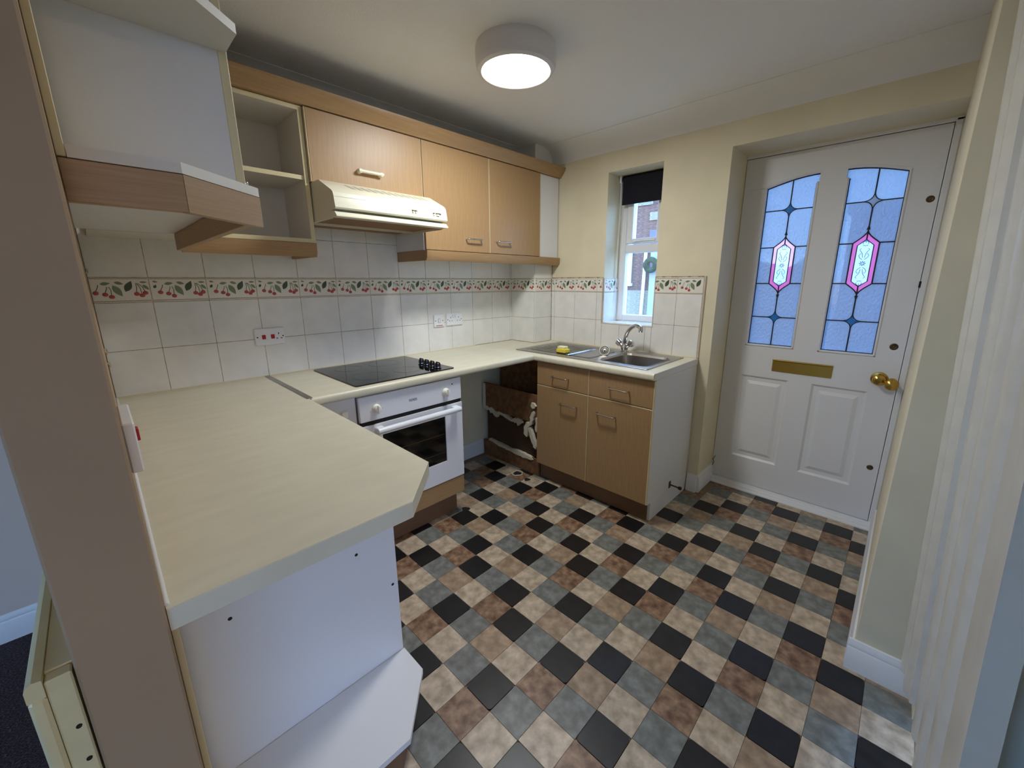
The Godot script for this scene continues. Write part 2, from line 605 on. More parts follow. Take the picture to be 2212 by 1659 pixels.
func skirting(called: String, line: Array, out: Vector2, m: String, label: String) -> void:
	var st := ns()
	var a: Vector2 = line[0]
	var b: Vector2 = line[1]
	var prof := [Vector2(0, 0), Vector2(0.016, 0), Vector2(0.016, 0.088), Vector2(0.012, 0.094), Vector2(0.013, 0.102), Vector2(0.008, 0.112), Vector2(0.006, 0.12), Vector2(0, 0.122)]
	var poly := []
	if absf(out.y) > 0.5:
		for p in prof:
			poly.append(Vector2(a.y + p.x * out.y, p.y + 0.0005))
		prism(st, poly, 0, a.x, b.x)
	else:
		for p in prof:
			poly.append(Vector2(a.x + p.x * out.x, p.y + 0.0005))
		prism(st, poly, 2, a.y, b.y)
	structure(called, st, m, label, "skirting")

# ------------------------------------------------------------------ wall tiles
func leaf_shape(st: SurfaceTool, o: Vector3, ux: Vector3, uy: Vector3, n: Vector3, c: Vector2, ln: float, wd: float, ang: float) -> void:
	var d := Vector2(cos(deg_to_rad(ang)), sin(deg_to_rad(ang)))
	var e := Vector2(-d.y, d.x)
	var at := func(p: Vector2, h: float) -> Vector3: return o + ux * p.x + uy * p.y + n * h
	var k := 5
	for s in [-1.0, 1.0]:
		for i in k:
			var t0 := float(i) / k
			var t1 := float(i + 1) / k
			var w0: float = sin(PI * pow(t0, 0.85)) * wd * 0.5 * s
			var w1: float = sin(PI * pow(t1, 0.85)) * wd * 0.5 * s
			var a := c + d * (t0 - 0.5) * ln
			var b := c + d * (t1 - 0.5) * ln
			var h0 := 0.0005 + 0.0011 * sin(PI * t0)
			var h1 := 0.0005 + 0.0011 * sin(PI * t1)
			quad(st, at.call(a, h0), at.call(b, h1), at.call(b + e * w1, 0.0006), at.call(a + e * w0, 0.0006), n)

# one tile of a tiled plane: o lower corner, ux along, uy up, n out
func wall_tile(parent: Node3D, o: Vector3, ux: Vector3, n: Vector3, w: float, h: float, called := "wall_tile", m := "tile") -> MeshInstance3D:
	var g := 0.0009
	var a := o + ux * g + Vector3.UP * g
	var b := o + ux * (w - g) + Vector3.UP * (h - g) + n * 0.0075
	var st := ns()
	bx(st, V(minf(a.x, b.x), a.y, minf(a.z, b.z)), V(maxf(a.x, b.x), b.y, maxf(a.z, b.z)), 0.0014)
	return part(parent, called, st, m)

func border_tile(parent: Node3D, o: Vector3, ux: Vector3, n: Vector3, w: float, u0 := 0.0) -> void:
	var h := 0.104
	var t := wall_tile(parent, o, ux, n, w, h, "border_tile", "border")
	var uy := Vector3.UP
	var face := o + n * 0.0075
	var rs := ns()
	for yy in [0.006, h - 0.006]:
		var pts := []
		var k := maxi(2, int(w / 0.006))
		for i in k + 1:
			pts.append(face + ux * (0.003 + (w - 0.006) * i / k) + uy * (yy + 0.0008 * (1 if i % 2 == 0 else -1)) - n * 0.0006)
		tube(rs, pts, 0.0028, 5)
	part(t, "rope_edge", rs, "rope")
	var green := ns()
	var dark := ns()
	var red := ns()
	var ng := 0
	var nd := 0
	var nr := 0
	for q in [[637, 208, 17, 6, -10, 0], [630, 250, 16, 8, 60, 1], [757, 224, 29, 9, 8, 0], [866, 220, 27, 9, -15, 0], [845, 285, 48, 17, -61, 0], [940, 247, 46, 17, 62, 1], [1072, 212, 24, 6, 0, 0], [1086, 256, 27, 9, -48, 0], [530 + 585, 218, 8, 4, 0, 0]]:
		var c := Vector2((q[0] - 585) / 535.0 * 0.2 - u0, h - (q[1] - 170) / 215.0 * h)
		if c.x < 0.012 or c.x > w - 0.008:
			continue
		if q[5] == 1:
			leaf_shape(dark, face, ux, uy, n, c, q[2] * 0.00108, q[3] * 0.0014, q[4])
			nd += 1
		else:
			leaf_shape(green, face, ux, uy, n, c, q[2] * 0.00108, q[3] * 0.0014, q[4])
			ng += 1
	for q in [[700, 235, 671, 292], [764, 252, 742, 304], [781, 250, 790, 324], [1003, 222, 998, 302], [1011, 222, 1042, 315], [1019, 222, 1073, 294]]:
		var a := Vector2((q[0] - 585) / 535.0 * 0.2 - u0, h - (q[1] - 170) / 215.0 * h)
		var b := Vector2((q[2] - 585) / 535.0 * 0.2 - u0, h - (q[3] - 170) / 215.0 * h)
		if minf(a.x, b.x) < 0.01 or maxf(a.x, b.x) > w - 0.008:
			continue
		var mid := (a + b) * 0.5 + Vector2(0.003, 0.004)
		tube(dark, [face + ux * a.x + uy * a.y, face + ux * mid.x + uy * mid.y, face + ux * b.x + uy * b.y], 0.0012, 4)
		nd += 1
		var c := face + ux * b.x + uy * (b.y - 0.005)
		var dims := (ux * 0.0092).abs() + uy * 0.0082 + (n * 0.0024).abs()
		ball(red, c, dims, 10, 6)
		nr += 1
	if ng > 0:
		part(t, "leaf", green, "leaf")
	if nd > 0:
		part(t, "dark_leaf_and_stalk", dark, "leaf_dark")
	if nr > 0:
		part(t, "cherry", red, "cherry")

func build_wall_tiles() -> void:
	var wall: Node3D = get_node("wall_back")
	var y1 := 1.108
	var y2 := 1.31
	var y3 := 1.414
	var y4 := 1.614
	var g := ns()
	bx(g, V(-0.0045, 0.90, 0.0), V(2.402, 1.62, 0.0055))
	bx(g, V(0.70, 1.62, 0.0), V(1.50, 1.815, 0.0055))
	part(wall, "grout", g, "grout")
	var n := Vector3.BACK
	for i in 13:
		var a := 0.177 + 0.2 * (i - 1)
		var b := minf(a + 0.2, 2.402)
		a = maxf(a, -0.0045)
		var w := b - a
		if w < 0.01:
			continue
		wall_tile(wall, V(a, H + 0.001, 0), Vector3.RIGHT, n, w, y1 - H - 0.001)
		wall_tile(wall, V(a, y1, 0), Vector3.RIGHT, n, w, y2 - y1)
		border_tile(wall, V(a, y2, 0), Vector3.RIGHT, n, w, 0.2 - w if i == 0 else 0.0)
		wall_tile(wall, V(a, y3, 0), Vector3.RIGHT, n, w, y4 - y3)
		if a > 0.6 and a < 1.4:
			wall_tile(wall, V(a, y4, 0), Vector3.RIGHT, n, w, 0.2)
	# chipped plaster edge at the left end
	var ch := ns()
	for q in [[1.06, 0.012], [1.115, 0.016], [1.44, 0.014]]:
		ball(ch, V(-0.004, q[0], 0.03), V(0.008, q[1], 0.03), 8, 5, 0.4)
	part(wall, "filler_lump", ch, "grout")
	# boxing
	var box: Node3D = get_node("wall_boxing")
	g = ns()
	bx(g, V(2.397, 0.9, 0.006), V(2.402, 1.62, 0.254))
	bx(g, V(2.402, 0.9, 0.254), V(L, 1.62, 0.2595))
	part(box, "grout", g, "grout")
	for q in [[H + 0.001, y1, 0], [y1, y2, 0], [y2, y3, 1], [y3, 1.575, 0]]:
		if q[2] == 1:
			border_tile(box, V(2.402, q[0], 0.0075), Vector3.BACK, Vector3.LEFT, 0.054, 0.146)
			border_tile(box, V(2.402, q[0], 0.0615), Vector3.BACK, Vector3.LEFT, 0.2)
			border_tile(box, V(2.396, q[0], 0.254), Vector3.RIGHT, Vector3.BACK, 0.2)
		else:
			wall_tile(box, V(2.402, q[0], 0.0075), Vector3.BACK, Vector3.LEFT, 0.247, q[1] - q[0])
			wall_tile(box, V(2.396, q[0], 0.254), Vector3.RIGHT, Vector3.BACK, 0.205, q[1] - q[0])
	# window wall
	wall = get_node("wall_right")
	g = ns()
	bx(g, V(L - 0.0055, 0.9, 0.262), V(L, 1.087, 1.467))
	bx(g, V(L - 0.0055, 1.087, 0.262), V(L, y3 + 0.006, 0.745))
	bx(g, V(L - 0.0055, 1.087, 1.14), V(L, y3 + 0.006, 1.467))
	part(wall, "grout", g, "grout")
	var cols := [0.262, 0.293, 0.493, 0.693, 0.893, 1.093, 1.293, 1.455]
	for i in cols.size() - 1:
		var za: float = cols[i]
		var zb: float = cols[i + 1]
		var rows := [[H + 0.001, y1], [y1, y2], [y2, y3]]
		for ri in 3:
			var ya: float = rows[ri][0]
			var yb: float = rows[ri][1]
			var pieces := []
			if zb <= 0.745 or za >= 1.14:
				pieces.append([za, zb, ya, yb])
			else:
				if za < 0.745:
					pieces.append([za, 0.745, ya, yb])
				if zb > 1.14:
					pieces.append([1.14, zb, ya, yb])
				if ri == 0:
					pieces.append([maxf(za, 0.745), minf(zb, 1.14), ya, 1.085])
			for p in pieces:
				if p[1] - p[0] < 0.008:
					continue
				if ri == 2:
					border_tile(wall, V(L, p[2], p[0]), Vector3.BACK, Vector3.LEFT, p[1] - p[0], (p[0] - za) if za > 0.27 else 0.169)
				else:
					wall_tile(wall, V(L, p[2], p[0]), Vector3.BACK, Vector3.LEFT, p[1] - p[0], p[3] - p[2])
	# reveal and sill of the window
	for q in [[1.09, y2, 0], [y2, y3, 1]]:
		if q[2] == 1:
			border_tile(wall, V(L + 0.001, q[0], 0.745), Vector3.RIGHT, Vector3.BACK, 0.188)
		else:
			wall_tile(wall, V(L + 0.001, q[0], 0.745), Vector3.RIGHT, Vector3.BACK, 0.188, q[1] - q[0])
	for k in 2:
		var sl := ns()
		bx(sl, V(L + 0.001, 1.087, 0.754 + 0.193 * k), V(2.80, 1.094, 0.945 + 0.193 * k), 0.002)
		part(wall, "sill_tile", sl, "tile")
	var tr := ns()
	bx(tr, V(L - 0.009, H + 0.001, 1.456), V(L, y3 + 0.006, 1.468), 0.003)
	bx(tr, V(L - 0.009, 1.082, 0.742), V(L, 1.089, 1.143), 0.002)
	bx(tr, V(L - 0.009, 1.082, 0.737), V(L, y3, 0.745), 0.002)
	bx(tr, V(L - 0.009, 1.082, 1.14), V(L, y3, 1.148), 0.002)
	part(wall, "tile_trim", tr, "rope", "beige plastic tile trim")

# ------------------------------------------------------------------ living room edge seen past the partition
func build_living_room() -> void:
	var st := ns()
	bx(st, V(-3.699, -0.02, 0.006), V(-0.106, 0.004, 1.66))
	bx(st, V(-3.699, -0.02, 1.661), V(-0.012, 0.004, 5.199))
	bx(st, V(-0.012, -0.02, 2.9), V(0.549, 0.004, 5.199))
	var c := part(self, "carpet", st, "carpet")
	tag(c, "dark flecked woven carpet beyond the partition", "carpet")
	c.set_meta("kind", "stuff")
	st = ns()
	bx(st, V(-3.7, 0.1, -0.0), V(-0.105, CEIL, 0.006))
	structure("wall_living_back", st, "lilac", "pale living room wall seen past the partition", "wall")
	# boxed ledge against the partition: bullnosed capping, front board, screws
	var t := thing("boxed_ledge", V(-0.15, 0, 1.3), "cream painted boxed ledge with screws against the end of the partition", "ledge")
	var f := 1.655
	st = ns()
	bx(st, V(-0.146, 0.004, 0.02), V(-0.106, 0.868, f - 0.02))
	part(t, "body", st, "ledge")
	st = ns()
	prism(st, [Vector2(-0.131, 0.868), Vector2(-0.106, 0.868), Vector2(-0.106, 0.889), Vector2(-0.131, 0.889)], 2, 0.02, f - 0.021)
	part(t, "top_board", st, "ledge")
	st = ns()
	var nose := [Vector2(-0.1315, 0.868), Vector2(-0.1315, 0.894)]
	nose.append_array([Vector2(-0.140, 0.896), Vector2(-0.145, 0.893), Vector2(-0.148, 0.886), Vector2(-0.148, 0.868)])
	prism(st, nose, 2, 0.02, f + 0.002)
	part(t, "capping", st, "ledge")
	st = ns()
	bx(st, V(-0.131, 0.004, f - 0.02), V(-0.106, 0.887, f), 0.002)
	part(t, "front_board", st, "ledge")
	st = ns()
	bx(st, V(-0.148, 0.004, f - 0.02), V(-0.1315, 0.868, f + 0.004), 0.004)
	part(t, "stile", st, "ledge")
	for y in [0.80, 0.742]:
		st = ns()
		lathe(st, [Vector2(0, 0.0015), Vector2(0.003, 0.0015), Vector2(0.0032, 0.0)], V(-0.114, y, f), Vector3.BACK, 10)
		part(t, "screw", st, "dark", "dark countersunk screw")
	st = ns()
	var hp := []
	for i in 9:
		var a := PI * i / 8.0
		hp.append(V(-0.215 - 0.10 * sin(a), 0.02, 1.0 + 0.62 * i / 8.0))
	tube(st, hp, 0.016, 8)
	var hs := part(self, "floor_band", st, "band_grey")  # dark blue-grey curved band lying on the carpet
	tag(hs, "dark blue-grey band curving over the carpet by the cream ledge", "cable")
	# window in the living room that lights it
	var w := Node3D.new()
	w.name = "window_2"
	w.set_meta("kind", "structure")
	tag(w, "living room window on the far left wall", "window")
	add_child(w)
	st = ns()
	for q in [[0.25, 0.85, 1.65, 0.91], [0.25, 2.04, 1.65, 2.1], [0.25, 0.91, 0.31, 2.04], [1.59, 0.91, 1.65, 2.04], [0.92, 0.91, 0.98, 2.04]]:
		bx(st, V(-3.80, q[1], q[0]), V(-3.74, q[3], q[2]), 0.004)
	part(w, "window_frame", st, "upvc")
	for z in [0.31, 0.98]:
		boxpart(w, "window_pane", V(-3.775, 0.91, z), V(-3.771, 2.04, z + 0.61), "pane")

	w = Node3D.new()
	w.name = "window_3"  # added window out of view, lets in fill daylight
	w.set_meta("kind", "structure")
	tag(w, "wide glazed patio window added behind the viewer for fill daylight", "window")
	add_child(w)
	st = ns()
	for q in [[-2.9, 0.1, 0.1, 0.17], [-2.9, 2.07, 0.1, 2.14], [-2.9, 0.17, -2.83, 2.07], [0.03, 0.17, 0.1, 2.07], [-1.435, 0.17, -1.365, 2.07]]:
		bx(st, V(q[0], q[1], 5.24), V(q[2], q[3], 5.30), 0.004)
	part(w, "window_frame", st, "upvc")
	for x in [-2.83, -1.365]:
		boxpart(w, "window_pane", V(x, 0.17, 5.268), V(x + 1.395, 2.07, 5.272), "pane")

# ------------------------------------------------------------------ front door
func poly_part(parent: Node3D, called: String, poly: Array, x0: float, x1: float, m: String, label := "") -> MeshInstance3D:
	var st := ns()
	prism(st, poly, 0, x0, x1)
	return part(parent, called, st, m, label)

func build_front_door() -> void:
	var dx := 2.891
	var d := Node3D.new()
	d.name = "door_1"
	d.set_meta("kind", "structure")
	tag(d, "white panelled front door with two leaded stained glass panes", "door")
	add_child(d)
	# frame round the leaf
	var st := ns()
	bx(st, V(dx - 0.006, 0.03, 1.505), V(dx + 0.06, 2.118, 1.534), 0.004)
	bx(st, V(dx - 0.006, 0.03, 2.403), V(dx + 0.06, 2.118, 2.43), 0.004)
	bx(st, V(dx - 0.006, 2.102, 1.505), V(dx + 0.06, 2.14, 2.43), 0.004)
	bx(st, V(dx + 0.045, 0.03, 1.505), V(dx + 0.06, 2.12, 1.56))
	bx(st, V(dx + 0.045, 0.03, 2.38), V(dx + 0.06, 2.12, 2.43))
	bx(st, V(dx + 0.045, 2.08, 1.56), V(dx + 0.06, 2.12, 2.38))
	part(d, "door_frame", st, "gloss")
	st = ns()
	prism(st, [Vector2(dx - 0.05, 0.0005), Vector2(dx + 0.06, 0.0005), Vector2(dx + 0.06, 0.036), Vector2(dx - 0.008, 0.036), Vector2(dx - 0.014, 0.024), Vector2(dx - 0.026, 0.02), Vector2(dx - 0.03, 0.01), Vector2(dx - 0.048, 0.008)], 2, 1.505, 2.43)
	part(d, "threshold", st, "gloss")
	# leaf from stiles and rails
	var z0 := 1.5375
	var z1 := 2.4
	var a := [1.650, 1.915]
	var b := [2.033, 2.290]
	var leaf := ns()
	var zs := [z0, a[0], a[1], b[0], b[1], z1]
	for i in [0, 2, 4]:
		prism(leaf, [Vector2(zs[i], 0.04), Vector2(zs[i + 1], 0.04), Vector2(zs[i + 1], 1.925), Vector2(zs[i], 1.925)], 0, dx, dx + 0.044)
	for i in [1, 3]:
		for r in [[0.04, 0.222], [0.79, 0.985]]:
			prism(leaf, [Vector2(zs[i], r[0]), Vector2(zs[i + 1], r[0]), Vector2(zs[i + 1], r[1]), Vector2(zs[i], r[1])], 0, dx, dx + 0.044)
	var head := [Vector2(z0, 2.098), Vector2(z1, 2.098), Vector2(z1, 1.925), Vector2(b[1], 1.925)]
	for i in 6:
		head.append(Vector2(lerpf(b[1], b[0], i / 5.0), 1.925 + 0.052 * sin(PI * 0.5 * i / 5.0)))
	head.append_array([Vector2(b[0], 1.925), Vector2(a[1], 1.925)])
	for i in 6:
		head.append(Vector2(lerpf(a[1], a[0], i / 5.0), 1.977 - 0.05 * (1.0 - cos(PI * 0.5 * i / 5.0))))
	head.append(Vector2(z0, 1.925))
	prism(leaf, head, 0, dx, dx + 0.044)
	part(d, "leaf", leaf, "gloss")
	# moulded lower panels
	for q in [a, b]:
		st = ns()
		var ya := 0.222
		var yb := 0.79
		var i0 := 0.012
		var i1 := 0.034
		var o := func(z: float, y: float, k: float) -> Vector3: return V(dx + k, y, z)
		var rings := [[0.0, 0.0], [i0, 0.011], [i1, 0.011], [i1 + 0.02, 0.003]]
		for k in 3:
			var r0: Array = rings[k]
			var r1: Array = rings[k + 1]
			var p0 := [o.call(q[0] + r0[0], ya + r0[0], r0[1]), o.call(q[1] - r0[0], ya + r0[0], r0[1]), o.call(q[1] - r0[0], yb - r0[0], r0[1]), o.call(q[0] + r0[0], yb - r0[0], r0[1])]
			var p1 := [o.call(q[0] + r1[0], ya + r1[0], r1[1]), o.call(q[1] - r1[0], ya + r1[0], r1[1]), o.call(q[1] - r1[0], yb - r1[0], r1[1]), o.call(q[0] + r1[0], yb - r1[0], r1[1])]
			for e in 4:
				var f := (e + 1) % 4
				var nn: Vector3 = (p0[f] - p0[e]).cross(p1[e] - p0[e]).normalized()
				if nn.x > 0:
					nn = -nn
				quad(st, p0[e], p0[f], p1[f], p1[e], nn)
		var r3: Array = rings[3]
		quad(st, o.call(q[0] + r3[0], ya + r3[0], r3[1]), o.call(q[1] - r3[0], ya + r3[0], r3[1]), o.call(q[1] - r3[0], yb - r3[0], r3[1]), o.call(q[0] + r3[0], yb - r3[0], r3[1]), Vector3.LEFT)
		bx(st, V(dx + 0.016, ya, q[0]), V(dx + 0.034, yb, q[1]))
		part(d, "door_panel", st, "gloss")
	# the two leaded lights
	leaded_light(d, dx, a[0], a[1], false)
	leaded_light(d, dx, b[0], b[1], true)
	# letter plate
	st = ns()
	bx(st, V(dx - 0.006, 0.838, 1.818), V(dx, 0.91, 2.119), 0.003)
	var lp := part(d, "letter_plate", st, "brass_dull", "brass letter plate")
	st = ns()
	tube(st, [V(dx - 0.006, 0.909, 1.818), V(dx - 0.006, 0.909, 2.119)], 0.005, 8)
	part(lp, "hinge_rod", st, "brass_dull")
	# knob on the leaf, rim knob on its edge
	st = ns()
	var prof := [Vector2(0.0, 0.062), Vector2(0.014, 0.0615), Vector2(0.024, 0.056), Vector2(0.029, 0.046), Vector2(0.027, 0.035), Vector2(0.018, 0.026), Vector2(0.011, 0.02), Vector2(0.011, 0.01), Vector2(0.036, 0.008), Vector2(0.038, 0.0)]
	lathe(st, prof, V(dx, 0.87, 2.325), Vector3.LEFT, 24)
	part(d, "door_knob", st, "brass", "polished brass door knob")
	st = ns()
	lathe(st, [Vector2(0.0, 0.108), Vector2(0.013, 0.107), Vector2(0.024, 0.101), Vector2(0.029, 0.09), Vector2(0.027, 0.078), Vector2(0.018, 0.068), Vector2(0.012, 0.06), Vector2(0.012, 0.02), Vector2(0.022, 0.016), Vector2(0.022, 0.0)], V(dx, 0.86, 2.378), Vector3.LEFT, 24)
	part(d, "latch_knob", st, "brass", "polished brass latch knob near the edge")
	for q in [[1.773, 2.373, 0.016], [1.049, 2.356, 0.018], [0.36, 2.363, 0.015]]:
		st = ns()
		lathe(st, [Vector2(0, 0.004), Vector2(0.005, 0.002), Vector2(q[2] * 0.7, 0.004), Vector2(q[2], 0.0)], V(dx, q[0], q[1]), Vector3.LEFT, 18)
		part(d, "bolt_cover", st, "bronze", "small dark bronze disc")
	st = ns()
	bx(st, V(dx - 0.008, 1.355, 2.398), V(dx, 1.385, 2.405))
	part(d, "strike", st, "dark")

func leaded_light(d: Node3D, dx: float, za: float, zb: float, high_left: bool) -> void:
	var c := (za + zb) * 0.5 + (0.006 if not high_left else 0.0)
	var yb := 0.985
	var tops := func(z: float) -> float:
		var t := (z - za) / (zb - za)
		if high_left:
			return 1.925 + 0.052 * sin(PI * 0.5 * (1.0 - t))
		return 1.977 - 0.05 * (1.0 - cos(PI * 0.5 * (1.0 - t)))
	var y1 := 1.17
	var y2 := 1.374
	var y3 := 1.585
	var y4 := 1.794
	var hw := 0.055
	var mt := 1.648
	var mb := 1.313
	var g0 := dx + 0.02
	var g1 := dx + 0.025
	var root := Node3D.new()
	root.name = "leaded_light"
	d.add_child(root, true)
	# glazing bead
	var st := ns()
	var w := 0.012
	for q in [[za, yb, za + w, 1.925], [zb - w, yb, zb, 1.925], [za, yb, zb, yb + w]]:
		bx(st, V(dx - 0.005, q[1], q[0]), V(dx + 0.03, q[3], q[2]), 0.004)
	var bead := []
	for i in 9:
		var z := lerpf(za, zb, i / 8.0)
		bead.append(V(dx + 0.006, tops.call(z) - 0.002, z))
	tube(st, bead, 0.009, 6)
	part(root, "glazing_bead", st, "gloss")
	# curve from the shoulder of the medallion to its point, on one side
	var cur := func(s: float, ysh: float, ypt: float) -> Array:
		var out := []
		for i in 7:
			var t := i / 6.0
			out.append(Vector2(c + s * hw * pow(1.0 - t, 1.7), lerpf(ysh, ypt, pow(t, 0.9))))
		return out
	# clear obscure pieces
	for s in [-1.0, 1.0]:
		var ze: float = za if s < 0 else zb
		var pieces := []
		pieces.append([Vector2(ze, yb), Vector2(c, yb), Vector2(c, y1), Vector2(ze, y1)])
		var p := [Vector2(ze, y1), Vector2(c, y1)]
		var k: Array = cur.call(s, y2, mb)
		k.reverse()
		p.append_array(k)
		p.append(Vector2(ze, y2))
		pieces.append(p)
		pieces.append([Vector2(ze, y2), Vector2(c + s * hw, y2), Vector2(c + s * hw, y3), Vector2(ze, y3)])
		p = [Vector2(ze, y4), Vector2(c, y4)]
		k = cur.call(s, y3, mt)
		k.reverse()
		p.append_array(k)
		p.append(Vector2(ze, y3))
		pieces.append(p)
		p = [Vector2(ze, y4), Vector2(c, y4), Vector2(c, tops.call(c))]
		for i in range(1, 5):
			var z := lerpf(c, ze, i / 4.0)
			p.append(Vector2(z, tops.call(z)))
		pieces.append(p)
		for q in pieces:
			poly_part(root, "glass_piece", q, g0, g1, "obscure")
		# pink border of the medallion, one half each side
		var outer := []
		var k1: Array = cur.call(s, y3, mt)
		var k2: Array = cur.call(s, y2, mb)
		k1.reverse()
		outer.append_array(k1)
		outer.append_array(k2)
		var inner := [Vector2(c, mb + 0.045), Vector2(c + s * 0.034, y2 + 0.012), Vector2(c + s * 0.034, y3 - 0.012), Vector2(c, mt - 0.045)]
		outer.append_array(inner)
		poly_part(root, "pink_glass", outer, g0, g1, "pink_glass", "pink stained glass border")
	var hexa := [Vector2(c, mb + 0.045), Vector2(c + 0.034, y2 + 0.012), Vector2(c + 0.034, y3 - 0.012), Vector2(c, mt - 0.045), Vector2(c - 0.034, y3 - 0.012), Vector2(c - 0.034, y2 + 0.012)]
	var med := poly_part(root, "etched_medallion", hexa, g0, g1, "etched", "white etched glass medallion")
	st = ns()
	var xs := g0 - 0.001
	for s in [-1.0, 1.0]:
		for t in [-1.0, 1.0]:
			for q in [[[0.004, 0.02], [0.016, 0.03], [0.021, 0.042], [0.015, 0.052], [0.011, 0.046]], [[0.004, 0.03], [0.007, 0.05], [0.015, 0.064], [0.021, 0.072], [0.014, 0.078]], [[0.0, 0.118], [0.008, 0.112], [0.013, 0.104], [0.009, 0.1]], [[0.0, 0.09], [0.006, 0.095], [0.01, 0.09]]]:
				var pts := []
				for e in q:
					pts.append(V(xs, 1.4795 + t * e[1], c + s * e[0]))
				tube(st, pts, 0.0013, 5)
	for e in 8:
		var an := TAU * e / 8.0
		tube(st, [V(xs, 1.4795 + 0.004 * sin(an), c + 0.004 * cos(an)), V(xs, 1.4795 + 0.013 * sin(an), c + 0.014 * cos(an))], 0.0018, 5)
	tube(st, [V(xs, 1.585, c), V(xs, 1.598, c)], 0.0014, 5)
	tube(st, [V(xs, 1.375, c), V(xs, 1.362, c)], 0.0014, 5)
	part(med, "scroll_etching", st, "scroll")
	# four-pointed stars
	for y in [y1, y4]:
		var star := []
		var r := 0.034
		for q in 4:
			var a0 := PI * 0.5 * q
			star.append(Vector2(c + cos(a0) * r, y + sin(a0) * r))
			star.append(Vector2(c + cos(a0 + PI * 0.25) * r * 0.36, y + sin(a0 + PI * 0.25) * r * 0.36))
		poly_part(root, "star_glass", star, g0 - 0.002, g1 + 0.002, "etched" if (y == y4 and high_left) else "blue_glass", "clear star of glass" if (y == y4 and high_left) else "blue stained glass star")
	# lead cames
	st = ns()
	var r0 := 0.0032
	var xl := g0 - 0.001
	var at := func(p: Vector2) -> Vector3: return V(xl, p.y, p.x)
	for s in [-1.0, 1.0]:
		var ze: float = za if s < 0 else zb
		for y in [y1, y4]:
			tube(st, [V(xl, y, ze), V(xl, y, c + s * 0.032)], r0, 6)
			for v in [-1.0, 1.0]:
				var pts := []
				for i in 7:
					var t := i / 6.0
					pts.append(V(xl, y + v * 0.045 * pow(t, 1.9), c + s * 0.045 * pow(1.0 - t, 1.9)))
				tube(st, pts, r0 * 0.8, 5)
		for y in [y2, y3]:
			tube(st, [V(xl, y, ze), V(xl, y, c + s * hw)], r0, 6)
		tube(st, [V(xl, y2, c + s * hw), V(xl, y3, c + s * hw)], r0, 6)
		tube(st, cur.call(s, y3, mt).map(at), r0, 6)
		tube(st, cur.call(s, y2, mb).map(at), r0, 6)
		var ring := [hexa[0], Vector2(c + s * 0.034, y2 + 0.012), Vector2(c + s * 0.034, y3 - 0.012), hexa[3]]
		tube(st, ring.map(at), r0 * 0.75, 6)
	for q in [[yb, y1 - 0.03], [y1 + 0.03, mb + 0.045], [mt - 0.045, y4 - 0.03], [y4 + 0.03, tops.call(c)]]:
		tube(st, [V(xl, q[0], c), V(xl, q[1], c)], r0, 6)
	for y in [mt, mb]:
		var v := 1.0 if y == mt else -1.0
		prism(st, [Vector2(c - 0.008, y + v * 0.004), Vector2(c + 0.008, y + v * 0.004), Vector2(c, y + v * 0.034)], 0, xl - 0.002, xl + 0.003)
	var edge := [V(xl, yb + 0.013, za + 0.013), V(xl, 1.92, za + 0.013)]
	tube(st, edge, r0, 5)
	tube(st, [V(xl, yb + 0.013, zb - 0.013), V(xl, 1.92, zb - 0.013)], r0, 5)
	tube(st, [V(xl, yb + 0.013, za), V(xl, yb + 0.013, zb)], r0, 5)
	var te := []
	for i in 9:
		var z := lerpf(za, zb, i / 8.0)
		te.append(V(xl, tops.call(z) - 0.011, z))
	tube(st, te, r0, 5)
	part(root, "lead_came", st, "lead", "dark lead strips")

